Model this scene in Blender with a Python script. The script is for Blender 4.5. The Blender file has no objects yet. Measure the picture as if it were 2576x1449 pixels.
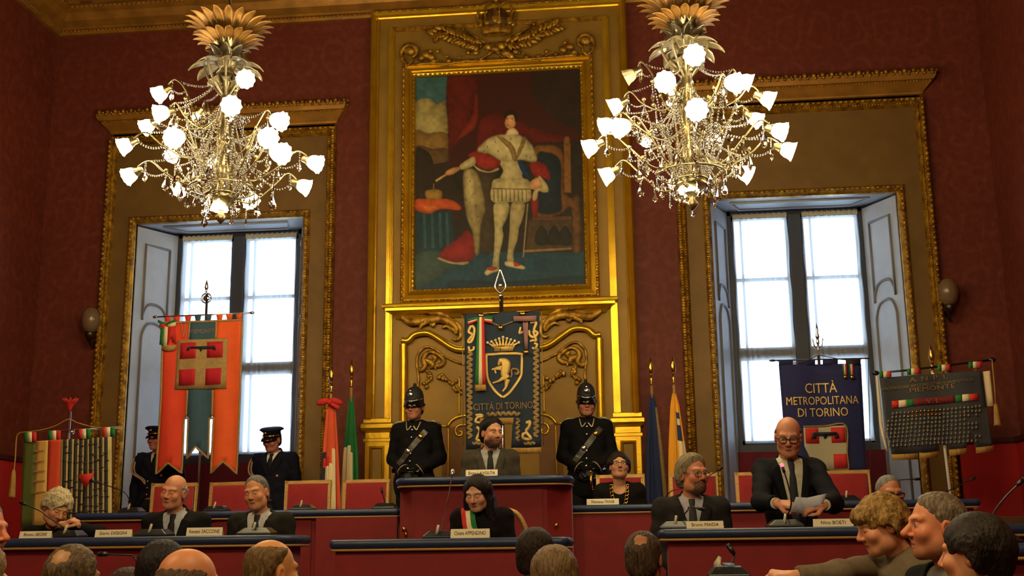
import bpy, bmesh, math, random
import numpy as np
from mathutils import Vector, Matrix, Euler
random.seed(7)
RNG = np.random.RandomState(11)
PI = math.pi
scene = bpy.context.scene
COL = scene.collection
# ------------------------------------------------------------------ camera (solved from the wall's lines)
FPX, PITCH, YAW, ROLL = 2976.77, 0.2196035, 0.1016617, -0.0127595
CAMZ = 1.3
IW, IH = 2576, 1449
_F = Vector((-math.sin(YAW)*math.cos(PITCH), math.cos(YAW)*math.cos(PITCH), math.sin(PITCH)))
_R0 = Vector((math.cos(YAW), math.sin(YAW), 0)); _U0 = _R0.cross(_F)
_R = _R0*math.cos(ROLL) + _U0*math.sin(ROLL)
_U = -_R0*math.sin(ROLL) + _U0*math.cos(ROLL)
def P(x, y, Y):
    d = _F + _R*((x-IW/2)/FPX) - _U*((y-IH/2)/FPX)
    k = Y/d.y
    return Vector((d.x*k, Y, CAMZ+d.z*k))
cam = bpy.data.cameras.new('camera'); camo = bpy.data.objects.new('camera', cam); COL.objects.link(camo)
cam.sensor_width = 36; cam.lens = FPX/IW*36; cam.clip_start = .05; cam.clip_end = 200
m = Matrix((( _R.x,_U.x,-_F.x,0),( _R.y,_U.y,-_F.y,0),( _R.z,_U.z,-_F.z,0),(0,0,0,1)))
m.translation = Vector((0,0,CAMZ)); camo.matrix_world = m
scene.camera = camo
XC = -1.455          # axis of the end wall
YW = 13.0            # face of the end wall
# ------------------------------------------------------------------ materials
def lin(c):
    return tuple(((v/255)/12.92 if v/255 <= .04045 else ((v/255+.055)/1.055)**2.4) for v in c)
MATS = {}
def mat(name, rgb=(128,128,128), rough=.7, metal=0., noise=0., nscale=12., bump=0., bscale=60., spec=.5, sheen=0., emis=None, estr=0., trans=0., ior=1.5, attr=None, rgb2=None, stretch=None, sub=0.):
    if name in MATS: return MATS[name]
    M = bpy.data.materials.new(name); M.use_nodes = True; MATS[name] = M
    nt = M.node_tree; b = nt.nodes['Principled BSDF']
    c = lin(rgb)
    b.inputs['Base Color'].default_value = (*c, 1)
    b.inputs['Roughness'].default_value = rough; b.inputs['Metallic'].default_value = metal
    b.inputs['Specular IOR Level'].default_value = spec
    b.inputs['Sheen Weight'].default_value = sheen
    b.inputs['Transmission Weight'].default_value = trans; b.inputs['IOR'].default_value = ior
    if sub:
        b.inputs['Subsurface Weight'].default_value = sub; b.inputs['Subsurface Radius'].default_value = (.012,.005,.003); b.inputs['Subsurface Scale'].default_value = 1.
    if emis:
        b.inputs['Emission Color'].default_value = (*emis, 1); b.inputs['Emission Strength'].default_value = estr
    src = None
    tc = None
    if noise or bump:
        tc = nt.nodes.new('ShaderNodeTexCoord')
        mp = nt.nodes.new('ShaderNodeMapping'); nt.links.new(tc.outputs['Object'], mp.inputs['Vector'])
        if stretch: mp.inputs['Scale'].default_value = stretch
    if attr:
        a = nt.nodes.new('ShaderNodeAttribute'); a.attribute_name = attr; src = a.outputs['Color']
    if noise:
        n = nt.nodes.new('ShaderNodeTexNoise'); n.inputs['Scale'].default_value = nscale; n.inputs['Detail'].default_value = 5
        nt.links.new(mp.outputs['Vector'], n.inputs['Vector'])
        mx = nt.nodes.new('ShaderNodeMix'); mx.data_type = 'RGBA'
        rr = nt.nodes.new('ShaderNodeMapRange'); rr.inputs['From Min'].default_value = .35; rr.inputs['From Max'].default_value = .65
        nt.links.new(n.outputs['Fac'], rr.inputs['Value']); nt.links.new(rr.outputs['Result'], mx.inputs['Factor'])
        if attr:
            mx.blend_type = 'MULTIPLY'; mx.inputs['B'].default_value = (1-noise,1-noise,1-noise,1); nt.links.new(src, mx.inputs['A'])
        else:
            c2 = lin(rgb2) if rgb2 else tuple(v*(1-noise) for v in c)
            mx.inputs['A'].default_value = (*c, 1); mx.inputs['B'].default_value = (*c2, 1)
        src = mx.outputs['Result']
    if src is not None: nt.links.new(src, b.inputs['Base Color'])
    if bump:
        n = nt.nodes.new('ShaderNodeTexNoise'); n.inputs['Scale'].default_value = bscale; n.inputs['Detail'].default_value = 3
        nt.links.new(mp.outputs['Vector'], n.inputs['Vector'])
        bp = nt.nodes.new('ShaderNodeBump'); bp.inputs['Strength'].default_value = bump; bp.inputs['Distance'].default_value = .01
        nt.links.new(n.outputs['Fac'], bp.inputs['Height']); nt.links.new(bp.outputs['Normal'], b.inputs['Normal'])
    return M

def math_node(nt, op, a, b=None, c=None):
    n = nt.nodes.new('ShaderNodeMath'); n.operation = op
    for i, v in enumerate((a, b, c)):
        if v is None: continue
        if isinstance(v, (int, float)): n.inputs[i].default_value = v
        else: nt.links.new(v, n.inputs[i])
    return n.outputs[0]

def damask():
    M = mat('red_damask', (140,52,38), rough=.62, spec=.3)
    nt = M.node_tree; b = nt.nodes['Principled BSDF']
    tc = nt.nodes.new('ShaderNodeTexCoord')
    nz = nt.nodes.new('ShaderNodeTexNoise'); nz.inputs['Scale'].default_value = 3.2; nz.inputs['Detail'].default_value = 2
    nt.links.new(tc.outputs['Object'], nz.inputs['Vector'])
    sp = nt.nodes.new('ShaderNodeSeparateXYZ'); nt.links.new(tc.outputs['Object'], sp.inputs[0])
    w = math_node(nt, 'MULTIPLY', math_node(nt, 'SUBTRACT', nz.outputs['Fac'], .5), .28)
    u = math_node(nt, 'ADD', math_node(nt, 'ADD', sp.outputs[0], sp.outputs[1]), w)
    v = math_node(nt, 'ADD', sp.outputs[2], w)
    k, k2 = PI/.36, PI/.62
    a = math_node(nt, 'MULTIPLY', math_node(nt, 'SINE', math_node(nt, 'MULTIPLY', u, k)), math_node(nt, 'SINE', math_node(nt, 'MULTIPLY', v, k2)))
    a = math_node(nt, 'ABSOLUTE', a)
    ring = math_node(nt, 'SUBTRACT', 1., math_node(nt, 'MULTIPLY', math_node(nt, 'ABSOLUTE', math_node(nt, 'SUBTRACT', a, .45)), 5.))
    n2 = nt.nodes.new('ShaderNodeTexNoise'); n2.inputs['Scale'].default_value = 13; n2.inputs['Detail'].default_value = 4
    nt.links.new(tc.outputs['Object'], n2.inputs['Vector'])
    n3 = nt.nodes.new('ShaderNodeTexNoise'); n3.inputs['Scale'].default_value = .7; n3.inputs['Detail'].default_value = 3
    nt.links.new(tc.outputs['Object'], n3.inputs['Vector'])
    f = math_node(nt, 'ADD', math_node(nt, 'MULTIPLY', math_node(nt, 'MAXIMUM', ring, 0.), .3), math_node(nt, 'MULTIPLY', math_node(nt, 'SUBTRACT', n2.outputs['Fac'], .42), 1.6))
    f = math_node(nt, 'ADD', f, math_node(nt, 'MULTIPLY', math_node(nt, 'SUBTRACT', n3.outputs['Fac'], .5), .6))
    mx = nt.nodes.new('ShaderNodeMix'); mx.data_type = 'RGBA'; mx.clamp_factor = True
    nt.links.new(f, mx.inputs['Factor'])
    mx.inputs['A'].default_value = (*lin((98,39,28)), 1); mx.inputs['B'].default_value = (*lin((126,60,42)), 1)
    nt.links.new(mx.outputs['Result'], b.inputs['Base Color'])
    return M

M_DAMASK = damask()
M_OCHRE = mat('ochre_panel_paint', (154,116,38), rough=.55, metal=.25, noise=.22, nscale=3, bump=.08, bscale=90)
M_BAND = mat('brown_gold_band', (124,92,42), rough=.6, metal=.2, noise=.2, nscale=4)
M_GILT = mat('bright_gilding', (226,182,44), rough=.3, metal=.75, noise=.35, nscale=4, bump=.15, bscale=45, rgb2=(206,158,34))
M_GILTD = mat('carved_old_gilding', (196,150,44), rough=.4, metal=.6, noise=.5, nscale=14, bump=.6, bscale=70, rgb2=(120,80,18))
M_CORN = mat('cornice_ochre', (172,120,44), rough=.5, metal=.45, noise=.35, nscale=5, bump=.2, bscale=40)
M_DARKC = mat('dark_coffer', (92,62,28), rough=.6, metal=.3, noise=.4, nscale=4)
M_SHUT = mat('grey_white_paint', (180,183,189), rough=.55, noise=.1, nscale=5)
M_SHUTG = mat('shutter_groove', (116,112,112), rough=.6)
M_WFRAME = mat('dark_window_wood', (56,60,74), rough=.5)
M_CRIM = mat('crimson_velvet', (110,14,34), rough=.85, sheen=.15, noise=.25, nscale=6)
M_RED = mat('red_upholstery', (132,12,17), rough=.7, noise=.18, nscale=8, bump=.05, bscale=200, sheen=.1)
M_REDC = mat('red_chair_velvet', (150,16,24), rough=.8, sheen=.2, noise=.15, nscale=9)
M_BLUE = mat('blue_padded_leather', (36,52,88), rough=.42, noise=.2, nscale=15, bump=.05, bscale=120)
M_PIPE = mat('tan_piping', (170,128,72), rough=.5, metal=.2)
M_WOODL = mat('pale_gilt_wood', (196,150,84), rough=.4, metal=.25, noise=.2, nscale=10, stretch=(1,1,6))
M_BLACK = mat('black_plastic', (16,16,18), rough=.35)
M_GREYP = mat('grey_console', (22,24,29), rough=.3)
M_SILVER = mat('silver', (200,200,205), rough=.22, metal=1.)
M_BRASS = mat('brass', (205,160,70), rough=.25, metal=1.)
M_WHITE = mat('white_card', (236,222,190), rough=.8)
M_INK = mat('dark_ink', (96,74,40), rough=.9)
M_PAPER = mat('paper_sheets', (186,186,198), rough=.85)
M_FLOOR = mat('red_carpet', (70,14,16), rough=.95, noise=.3, nscale=30)
M_PARQ = mat('parquet', (84,54,30), rough=.45, noise=.3, nscale=6, stretch=(1,8,1))
M_PLASTER = mat('pale_plaster', (120,96,60), rough=.8, noise=.2, nscale=2)

# ------------------------------------------------------------------ object helpers
def tag(o, label=None, cat=None, group=None, kind=None):
    if label: o['label'] = label
    if cat: o['category'] = cat
    if group: o['group'] = group
    if kind: o['kind'] = kind
    return o
def empty(name, loc, label=None, cat=None, group=None, kind=None, rz=0):
    o = bpy.data.objects.new(name, None); COL.objects.link(o); o.location = loc; o.rotation_euler = (0,0,rz)
    o.empty_display_size = .1
    bpy.context.view_layer.update()
    return tag(o, label, cat, group, kind)
def link(name, me, parent=None):
    o = bpy.data.objects.new(name, me); COL.objects.link(o)
    if parent is not None:
        o.parent = parent
    return o
def wm(o):
    m_ = o.matrix_basis.copy()
    while o.parent is not None:
        m_ = o.parent.matrix_basis @ o.matrix_parent_inverse @ m_; o = o.parent
    return m_
class MB:
    """collects geometry in WORLD coordinates; build(parent) moves it into the parent's space"""
    def __init__(s): s.v = []; s.f = []; s.mi = []; s.cur = 0; s.sm = []; s.smooth = True
    def add(s, vs, fs, smooth=None):
        b = len(s.v); s.v += [Vector(v) for v in vs]
        for f in fs:
            s.f.append(tuple(b+i for i in f)); s.mi.append(s.cur); s.sm.append(s.smooth if smooth is None else smooth)
        return b
    def box(s, x0,x1,y0,y1,z0,z1, M=None):
        vs = [Vector((x,y,z)) for z in (z0,z1) for y in (y0,y1) for x in (x0,x1)]
        if M is not None: vs = [M@v for v in vs]
        s.add(vs, [(0,2,3,1),(4,5,7,6),(0,1,5,4),(2,6,7,3),(0,4,6,2),(1,3,7,5)], False)
    def loops(s, rings, closed=True, cap0=False, cap1=False, smooth=True):
        n = len(rings[0]); b = len(s.v)
        vs = [v for r in rings for v in r]; fs = []
        for i in range(len(rings)-1):
            for j in range(n if closed else n-1):
                k = (j+1) % n
                fs.append((i*n+j, i*n+k, (i+1)*n+k, (i+1)*n+j))
        s.add(vs, fs, smooth)
        if cap0: s.add(rings[0], [tuple(range(n-1,-1,-1))], False)
        if cap1: s.add(rings[-1], [tuple(range(n))], False)
    def tube(s, pts, r, n=8, flat=1., cap=True, flataxis=Vector((0,1,0))):
        pts = [Vector(p) for p in pts]; N = len(pts)
        rr = [r]*N if isinstance(r,(int,float)) else list(r)
        rings = []; prev = None
        for i,p in enumerate(pts):
            t = (pts[min(i+1,N-1)]-pts[max(i-1,0)]); t = t.normalized() if t.length > 1e-9 else Vector((0,0,1))
            if flat != 1.:
                a = flataxis - t*flataxis.dot(t); a = a.normalized() if a.length > 1e-6 else Vector((1,0,0))
            elif prev is None:
                a = t.orthogonal().normalized()
            else:
                a = prev - t*prev.dot(t); a = a.normalized() if a.length > 1e-6 else t.orthogonal().normalized()
            prev = a; b = t.cross(a)
            rings.append([p + a*(rr[i]*flat*math.cos(2*PI*j/n)) + b*(rr[i]*math.sin(2*PI*j/n)) for j in range(n)])
        s.loops(rings, True, cap, cap)
    def lathe(s, prof, c, n=24, axis=None, lobes=0, amp=0., lobe_from=0, smooth=True):
        """prof: (radius, height) along axis from point c"""
        c = Vector(c); ax = Vector(axis).normalized() if axis is not None else Vector((0,0,1))
        a = ax.orthogonal().normalized(); b = ax.cross(a); rings = []
        for i,(r,h) in enumerate(prof):
            ring = []
            for j in range(n):
                t = 2*PI*j/n; q = r*(1+(amp*math.cos(lobes*t) if i >= lobe_from else 0))
                ring.append(c+ax*h+a*(q*math.cos(t))+b*(q*math.sin(t)))
            rings.append(ring)
        s.loops(rings, True, prof[0][0] > 1e-5, prof[-1][0] > 1e-5, smooth)
    def ell(s, c, r, rot=None, n=10, m=6):
        c = Vector(c); rings = []
        for i in range(m+1):
            t = PI*i/m; ring = []
            for j in range(n):
                p = Vector((r[0]*math.sin(t)*math.cos(2*PI*j/n), r[1]*math.sin(t)*math.sin(2*PI*j/n), -r[2]*math.cos(t)))
                if rot is not None: p = rot@p
                ring.append(c+p)
            rings.append(ring)
        s.loops(rings)
    def prism(s, poly, y0, y1):
        """polygon of (x,z) extruded from y0 to y1"""
        n = len(poly)
        A = [Vector((x,y0,z)) for x,z in poly]; B = [Vector((x,y1,z)) for x,z in poly]
        s.add(A+B, [tuple(range(n)), tuple(range(2*n-1,n-1,-1))]+[(i,n+i,n+(i+1)%n,(i+1)%n) for i in range(n)], False)
    def build(s, name, mats, parent=None, bevel=0., world=True):
        me = bpy.data.meshes.new(name)
        inv = wm(parent).inverted() if (parent is not None and world) else None
        me.from_pydata([tuple(inv@v) if inv else tuple(v) for v in s.v], [], s.f)
        if not isinstance(mats,(list,tuple)): mats = [mats]
        for q in mats: me.materials.append(q)
        me.polygons.foreach_set('material_index', s.mi); me.polygons.foreach_set('use_smooth', s.sm)
        me.validate(); me.update()
        bm = bmesh.new(); bm.from_mesh(me); bmesh.ops.remove_doubles(bm, verts=bm.verts, dist=1e-6); bmesh.ops.recalc_face_normals(bm, faces=bm.faces); bm.to_mesh(me); bm.free()
        o = link(name, me, parent)
        if bevel:
            md = o.modifiers.new('bevel','BEVEL'); md.width = bevel; md.segments = 2; md.limit_method = 'ANGLE'; md.angle_limit = .6
        return o
def recentre(o):
    """put a top-level mesh's origin at the middle of its base"""
    me = o.data; n = len(me.vertices); co = np.zeros(n*3); me.vertices.foreach_get('co', co); co = co.reshape(-1,3)
    c = (co.min(0)+co.max(0))/2; c[2] = co[:,2].min(); co -= c
    me.vertices.foreach_set('co', co.ravel()); me.update(); o.location = Vector(c)+o.location
    bpy.context.view_layer.update()
    return o
def cat_rom(pts, sub=6, closed=False):
    pts = [Vector(p) for p in pts]; n = len(pts); out = []
    rng = range(n if closed else n-1)
    for i in rng:
        if closed: p0,p1,p2,p3 = pts[(i-1)%n],pts[i],pts[(i+1)%n],pts[(i+2)%n]
        else: p0,p1,p2,p3 = pts[max(i-1,0)],pts[i],pts[i+1],pts[min(i+2,n-1)]
        for k in range(sub):
            t = k/sub
            out.append(.5*((2*p1)+(p2-p0)*t+(2*p0-5*p1+4*p2-p3)*t*t+(3*p1-p0-3*p2+p3)*t**3))
    if not closed: out.append(pts[-1])
    return out
def copy_tree(o, parent=None):
    c = o.copy(); COL.objects.link(c); c.parent = parent
    for ch in [q for q in bpy.data.objects if q.parent == o]: copy_tree(ch, c)
    return c
def rect_frame(mb, x0,x1,z0,z1, prof, y=None, open_bottom=False):
    """moulding round a rectangle on an end-wall plane; prof = (inset, out)"""
    y = YW if y is None else y
    if open_bottom:
        rings = []
        for ins,out in prof:
            rings.append([Vector((x0+ins,y-out,z0)),Vector((x0+ins,y-out,z1-ins)),Vector((x1-ins,y-out,z1-ins)),Vector((x1-ins,y-out,z0))])
        mb.loops(rings, False, smooth=False)
    else:
        rings = [[Vector((x0+i,y-o,z0+i)),Vector((x1-i,y-o,z0+i)),Vector((x1-i,y-o,z1-i)),Vector((x0+i,y-o,z1-i))] for i,o in prof]
        mb.loops(rings, True, smooth=False)
def beads(mb, a, b, step, r, n=6):
    a = Vector(a); b = Vector(b); L = (b-a).length; k = max(1,int(L/step)); d = (b-a).normalized()
    rot = d.to_track_quat('Z','Y').to_matrix()
    for i in range(k):
        mb.ell(a+(b-a)*((i+.5)/k), r, rot, n, 4)
def tier(mb, x0, x1, y, prof):
    """straight cornice on an end-wall plane with returned ends; prof = (out, z)"""
    rings = [[Vector((x0-o,y,z)),Vector((x0-o,y-o,z)),Vector((x1+o,y-o,z)),Vector((x1+o,y,z))] for o,z in prof]
    mb.loops(rings, True, True, True, smooth=False)
def cloth(name, poly, Y, mats, parent, off=0., wave=None, step=.05, thick=.004, grid=True):
    """fabric cut to a pixel outline, hanging in the plane Y; wave(x,z) gives its folds; off moves it towards the room"""
    bm = bmesh.new()
    vs = [bm.verts.new(P(x,y,Y)) for x,y in poly]
    bm.faces.new(vs)
    xs = [v.co.x for v in vs]; zs = [v.co.z for v in vs]
    if grid:
        x = min(xs)+step
        while x < max(xs):
            bmesh.ops.bisect_plane(bm, geom=bm.verts[:]+bm.edges[:]+bm.faces[:], plane_co=(x,0,0), plane_no=(1,0,0)); x += step
        z = min(zs)+step*2
        while z < max(zs):
            bmesh.ops.bisect_plane(bm, geom=bm.verts[:]+bm.edges[:]+bm.faces[:], plane_co=(0,0,z), plane_no=(0,0,1)); z += step*2
    bmesh.ops.triangulate(bm, faces=[f for f in bm.faces if len(f.verts) > 4])
    for v in bm.verts: v.co.y += (wave(v.co.x, v.co.z) if wave else 0) - off
    for f in bm.faces: f.smooth = True
    bmesh.ops.recalc_face_normals(bm, faces=bm.faces)
    if sum(f.normal.y for f in bm.faces) > 0: bmesh.ops.reverse_faces(bm, faces=bm.faces)
    r = bmesh.ops.extrude_face_region(bm, geom=bm.faces[:])
    for v in [g for g in r['geom'] if isinstance(g, bmesh.types.BMVert)]: v.co.y += -thick
    bmesh.ops.recalc_face_normals(bm, faces=bm.faces)
    if parent is not None: bm.transform(wm(parent).inverted())
    me = bpy.data.meshes.new(name); bm.to_mesh(me); bm.free()
    for q in (mats if isinstance(mats,(list,tuple)) else [mats]): me.materials.append(q)
    return link(name, me, parent)
def pix(ox, oy, s):
    return lambda *pts: [(ox+x/s, oy+y/s) for x,y in pts]
def text(name, body, px, Y, size_px, material, parent, off=.006, wave=None, align='CENTER', sx=1., tilt=None, rot=0., font_extrude=.0008, local=None):
    """lettering at a pixel (baseline middle) in the plane Y; size in pixels of cap height"""
    cu = bpy.data.curves.new(name,'FONT'); cu.body = body; cu.align_x = align; cu.size = 1.; cu.extrude = font_extrude; cu.resolution_u = 3
    to = bpy.data.objects.new(name, cu); COL.objects.link(to)
    dg = bpy.context.evaluated_depsgraph_get(); me = bpy.data.meshes.new_from_object(to.evaluated_get(dg))
    bpy.data.objects.remove(to); bpy.data.curves.remove(cu)
    if local is not None: M = local
    else:
        p = P(px[0],px[1],Y); k = (P(px[0],px[1]-size_px,Y)-p).length/.69
        M = Matrix.Translation(p+Vector((0,-off,0)))@Matrix.Rotation(rot,4,'Y')@Matrix.Rotation(PI/2,4,'X')@Matrix.Diagonal((k*sx,k,1,1))
    me.transform(M)
    if wave:
        for v in me.vertices: v.co.y += wave(v.co.x, v.co.z)
    if parent is not None: me.transform(wm(parent).inverted())
    me.materials.clear(); me.materials.append(material)
    return link(name, me, parent)
# ================================================================== THE ROOM
XL, XR, YB, ZC = -6.95, 4.04, -5.0, 8.4
WINS = [dict(o=(-6.175,-3.385), i=(-5.873,-3.68)), dict(o=(.555,3.36), i=(.849,3.066))]
for w in WINS: w['op'] = (w['i'][0]+.083, w['i'][1]-.083)
ZOP = 5.15
def struct(name, mb, m, label=None, parent=None):
    o = mb.build(name, m, parent)
    if parent is None: tag(o, label, None, None, 'structure')
    return o
b = MB()
a0, a1 = WINS[0]['op']; c0, c1 = WINS[1]['op']
for x0,x1,z0 in ((XL-.3,a0,0),(a0,a1,ZOP+.09),(a1,c0,0),(c0,c1,ZOP+.09),(c1,XR+.3,0)): b.box(x0,x1,YW,YW+.95,z0,ZC+.2)
tag(struct('wall_back', b, M_DAMASK), 'dark red damask end wall between the two tall windows', 'wall')
b = MB(); b.box(XL-.3,XL,YB,YW,0,ZC+.2); tag(struct('wall_left', b, M_DAMASK), 'red damask side wall at the left edge', 'wall')
b = MB(); b.box(XR,XR+.3,YB,YW,0,ZC+.2); tag(struct('wall_right', b, M_DAMASK), 'red damask side wall at the right edge', 'wall')
b = MB(); b.box(XL-.3,XR+.3,YB-.3,YB,0,ZC+.2); tag(struct('wall_front', b, M_DAMASK), 'red damask wall behind the audience', 'wall')
b = MB(); b.box(XL-.3,XR+.3,YB-.3,YW+.95,ZC,ZC+.2); tag(struct('ceiling', b, M_DARKC), 'dark gilded coffered ceiling', 'ceiling')
b = MB(); b.box(XL-.3,XR+.3,YB-.3,YW+.95,-.2,0); tag(struct('floor', b, M_PARQ), 'parquet floor of the hall', 'floor')
b = MB(); b.box(XL,XR,7.4,9.35,0,.55); b.box(XL,XR,9.35,YW,0,.88); b.box(-1.95,-.55,9.7,9.99,.88,1.06); b.box(-1.95,-.58,9.99,10.5,.88,1.06)
tag(struct('floor_platform', b, M_FLOOR), 'red carpeted stepped platform under the desks', 'floor')
# cornice round the room
b = MB()
prof = [(0,7.60),(.05,7.60),(.075,7.63),(.05,7.67),(.07,7.69),(.15,7.74),(.20,7.82),(.25,7.85),(.25,7.90),(.20,7.93),(.20,8.22),(.5,8.4)]
b.loops([[Vector((XL+o,YB,z)),Vector((XL+o,YW-o,z)),Vector((XR-o,YW-o,z)),Vector((XR-o,YB,z))] for o,z in prof], False, smooth=False)
for z,o,st,r in ((7.635,.075,.05,(.014,.014,.022)),(7.875,.25,.06,(.016,.016,.026))):
    beads(b,(XL+o,YW-o,z),(XR-o,YW-o,z),st,r); beads(b,(XL+o,8,z),(XL+o,YW-o,z),st,r); beads(b,(XR-o,8,z),(XR-o,YW-o,z),st,r)
x = XL+.45
while x < XR-.3:
    b.box(x-.07,x+.07,YW-.27,YW-.19,7.94,8.22); b.ell((x,YW-.29,8.08),(.05,.03,.09))
    x += .62
cor = tag(struct('trim_1', b, M_CORN), 'ochre gilded cornice with bead rows under the ceiling', 'cornice')
b = MB()
x = XL+.76
while x < XR-.5:
    b.box(x-.2,x+.2,YW-.215,YW-.2,7.97,8.19); b.ell((x,YW-.23,8.08),(.06,.03,.05)); b.ell((x-.1,YW-.22,8.08),(.05,.02,.03)); b.ell((x+.1,YW-.22,8.08),(.05,.02,.03)); x += .62
b.build('frieze_panel', M_DARKC, cor)
# red dado of the end and side walls
b = MB()
for x0,x1 in ((XL,-6.2),(3.39,XR)):
    b.box(x0,x1,YW-.07,YW,.88,2.36)
b.box(XL,XL+.07,6.5,YW-.07,.55,2.36); b.box(XR-.07,XR,6.5,YW-.07,.55,2.36)
for k in range(6):
    y = 7.2+k*.95
    b.box(XR-.095,XR-.07,y,y+.86,.95,2.28); b.box(XL+.07,XL+.095,y,y+.86,.95,2.28)
dado = tag(struct('baseboard_back', b, mat('bright_red_wall_cloth',(172,20,22),rough=.75,noise=.15,nscale=6)), 'bright red upholstered dado panels along the walls', 'dado')
b = MB()
for x0,x1 in ((XL,-6.2),(3.39,XR)): b.box(x0,x1,YW-.1,YW,2.36,2.41)
b.box(XL,XL+.1,6.5,YW-.1,2.36,2.41); b.box(XR-.1,XR,6.5,YW-.1,2.36,2.41)
b.build('cap_rail', mat('dark_red_wood',(58,18,14),rough=.5), dado)
# gilded frame edges on the side walls, nearer than the end wall
for nm,X,y0,y1,sg,lb in (('trim_2',XL,8.55,8.8,1,'carved gilded frame edge on the left wall'),('trim_3',XR,9.35,9.62,-1,'carved gilded frame edge on the right wall')):
    b = MB()
    for k,(q0,q1,o) in enumerate(((0,1,.03),(.12,.5,.07),(.62,.88,.05))):
        xa,xb = sorted((X, X+sg*o)); b.box(xa,xb,y0+(y1-y0)*q0,y0+(y1-y0)*q1,2.45,7.55)
    beads(b,(X+sg*.07,y0+(y1-y0)*.3,2.5),(X+sg*.07,y0+(y1-y0)*.3,7.5),.07,(.02,.03,.03))
    tag(struct(nm, b, M_GILTD), lb, 'frame')
# ------------------------------------------------------------------ windows
M_CURT = bpy.data.materials.new('white_net_curtain'); M_CURT.use_nodes = True
nt = M_CURT.node_tree; nt.nodes.clear()
out = nt.nodes.new('ShaderNodeOutputMaterial'); tl = nt.nodes.new('ShaderNodeBsdfTranslucent'); df = nt.nodes.new('ShaderNodeBsdfDiffuse'); tr = nt.nodes.new('ShaderNodeBsdfTransparent')
tl.inputs[0].default_value = (.9,.92,.95,1); df.inputs[0].default_value = (.75,.76,.78,1)
m1 = nt.nodes.new('ShaderNodeMixShader'); m2 = nt.nodes.new('ShaderNodeMixShader'); m1.inputs[0].default_value = .35; m2.inputs[0].default_value = .26
nt.links.new(tl.outputs[0], m1.inputs[1]); nt.links.new(df.outputs[0], m1.inputs[2]); nt.links.new(m1.outputs[0], m2.inputs[1]); nt.links.new(tr.outputs[0], m2.inputs[2]); nt.links.new(m2.outputs[0], out.inputs[0])
M_GLASS = bpy.data.materials.new('window_glass'); M_GLASS.use_nodes = True
nt = M_GLASS.node_tree; nt.nodes.clear()
out = nt.nodes.new('ShaderNodeOutputMaterial'); tr = nt.nodes.new('ShaderNodeBsdfTransparent'); gl = nt.nodes.new('ShaderNodeBsdfGlossy'); gl.inputs['Roughness'].default_value = .03
fr = nt.nodes.new('ShaderNodeFresnel'); mx = nt.nodes.new('ShaderNodeMixShader'); tr.inputs[0].default_value = (.95,.97,.98,1)
nt.links.new(fr.outputs[0], mx.inputs[0]); nt.links.new(tr.outputs[0], mx.inputs[1]); nt.links.new(gl.outputs[0], mx.inputs[2]); nt.links.new(mx.outputs[0], out.inputs[0])
YG = 13.8
GX = [(P(455,700,YG).x-.04, P(757,700,YG).x+.02), (P(1836,700,YG).x-.05, P(2163,700,YG).x+.04)]
GX[0] = (-5.585,-4.01); GX[1] = (1.175,2.75)
ZB = 2.46; ZT = 5.235
M_CHEAD = mat('curtain_heading', (205,196,176), rough=.9)
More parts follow.
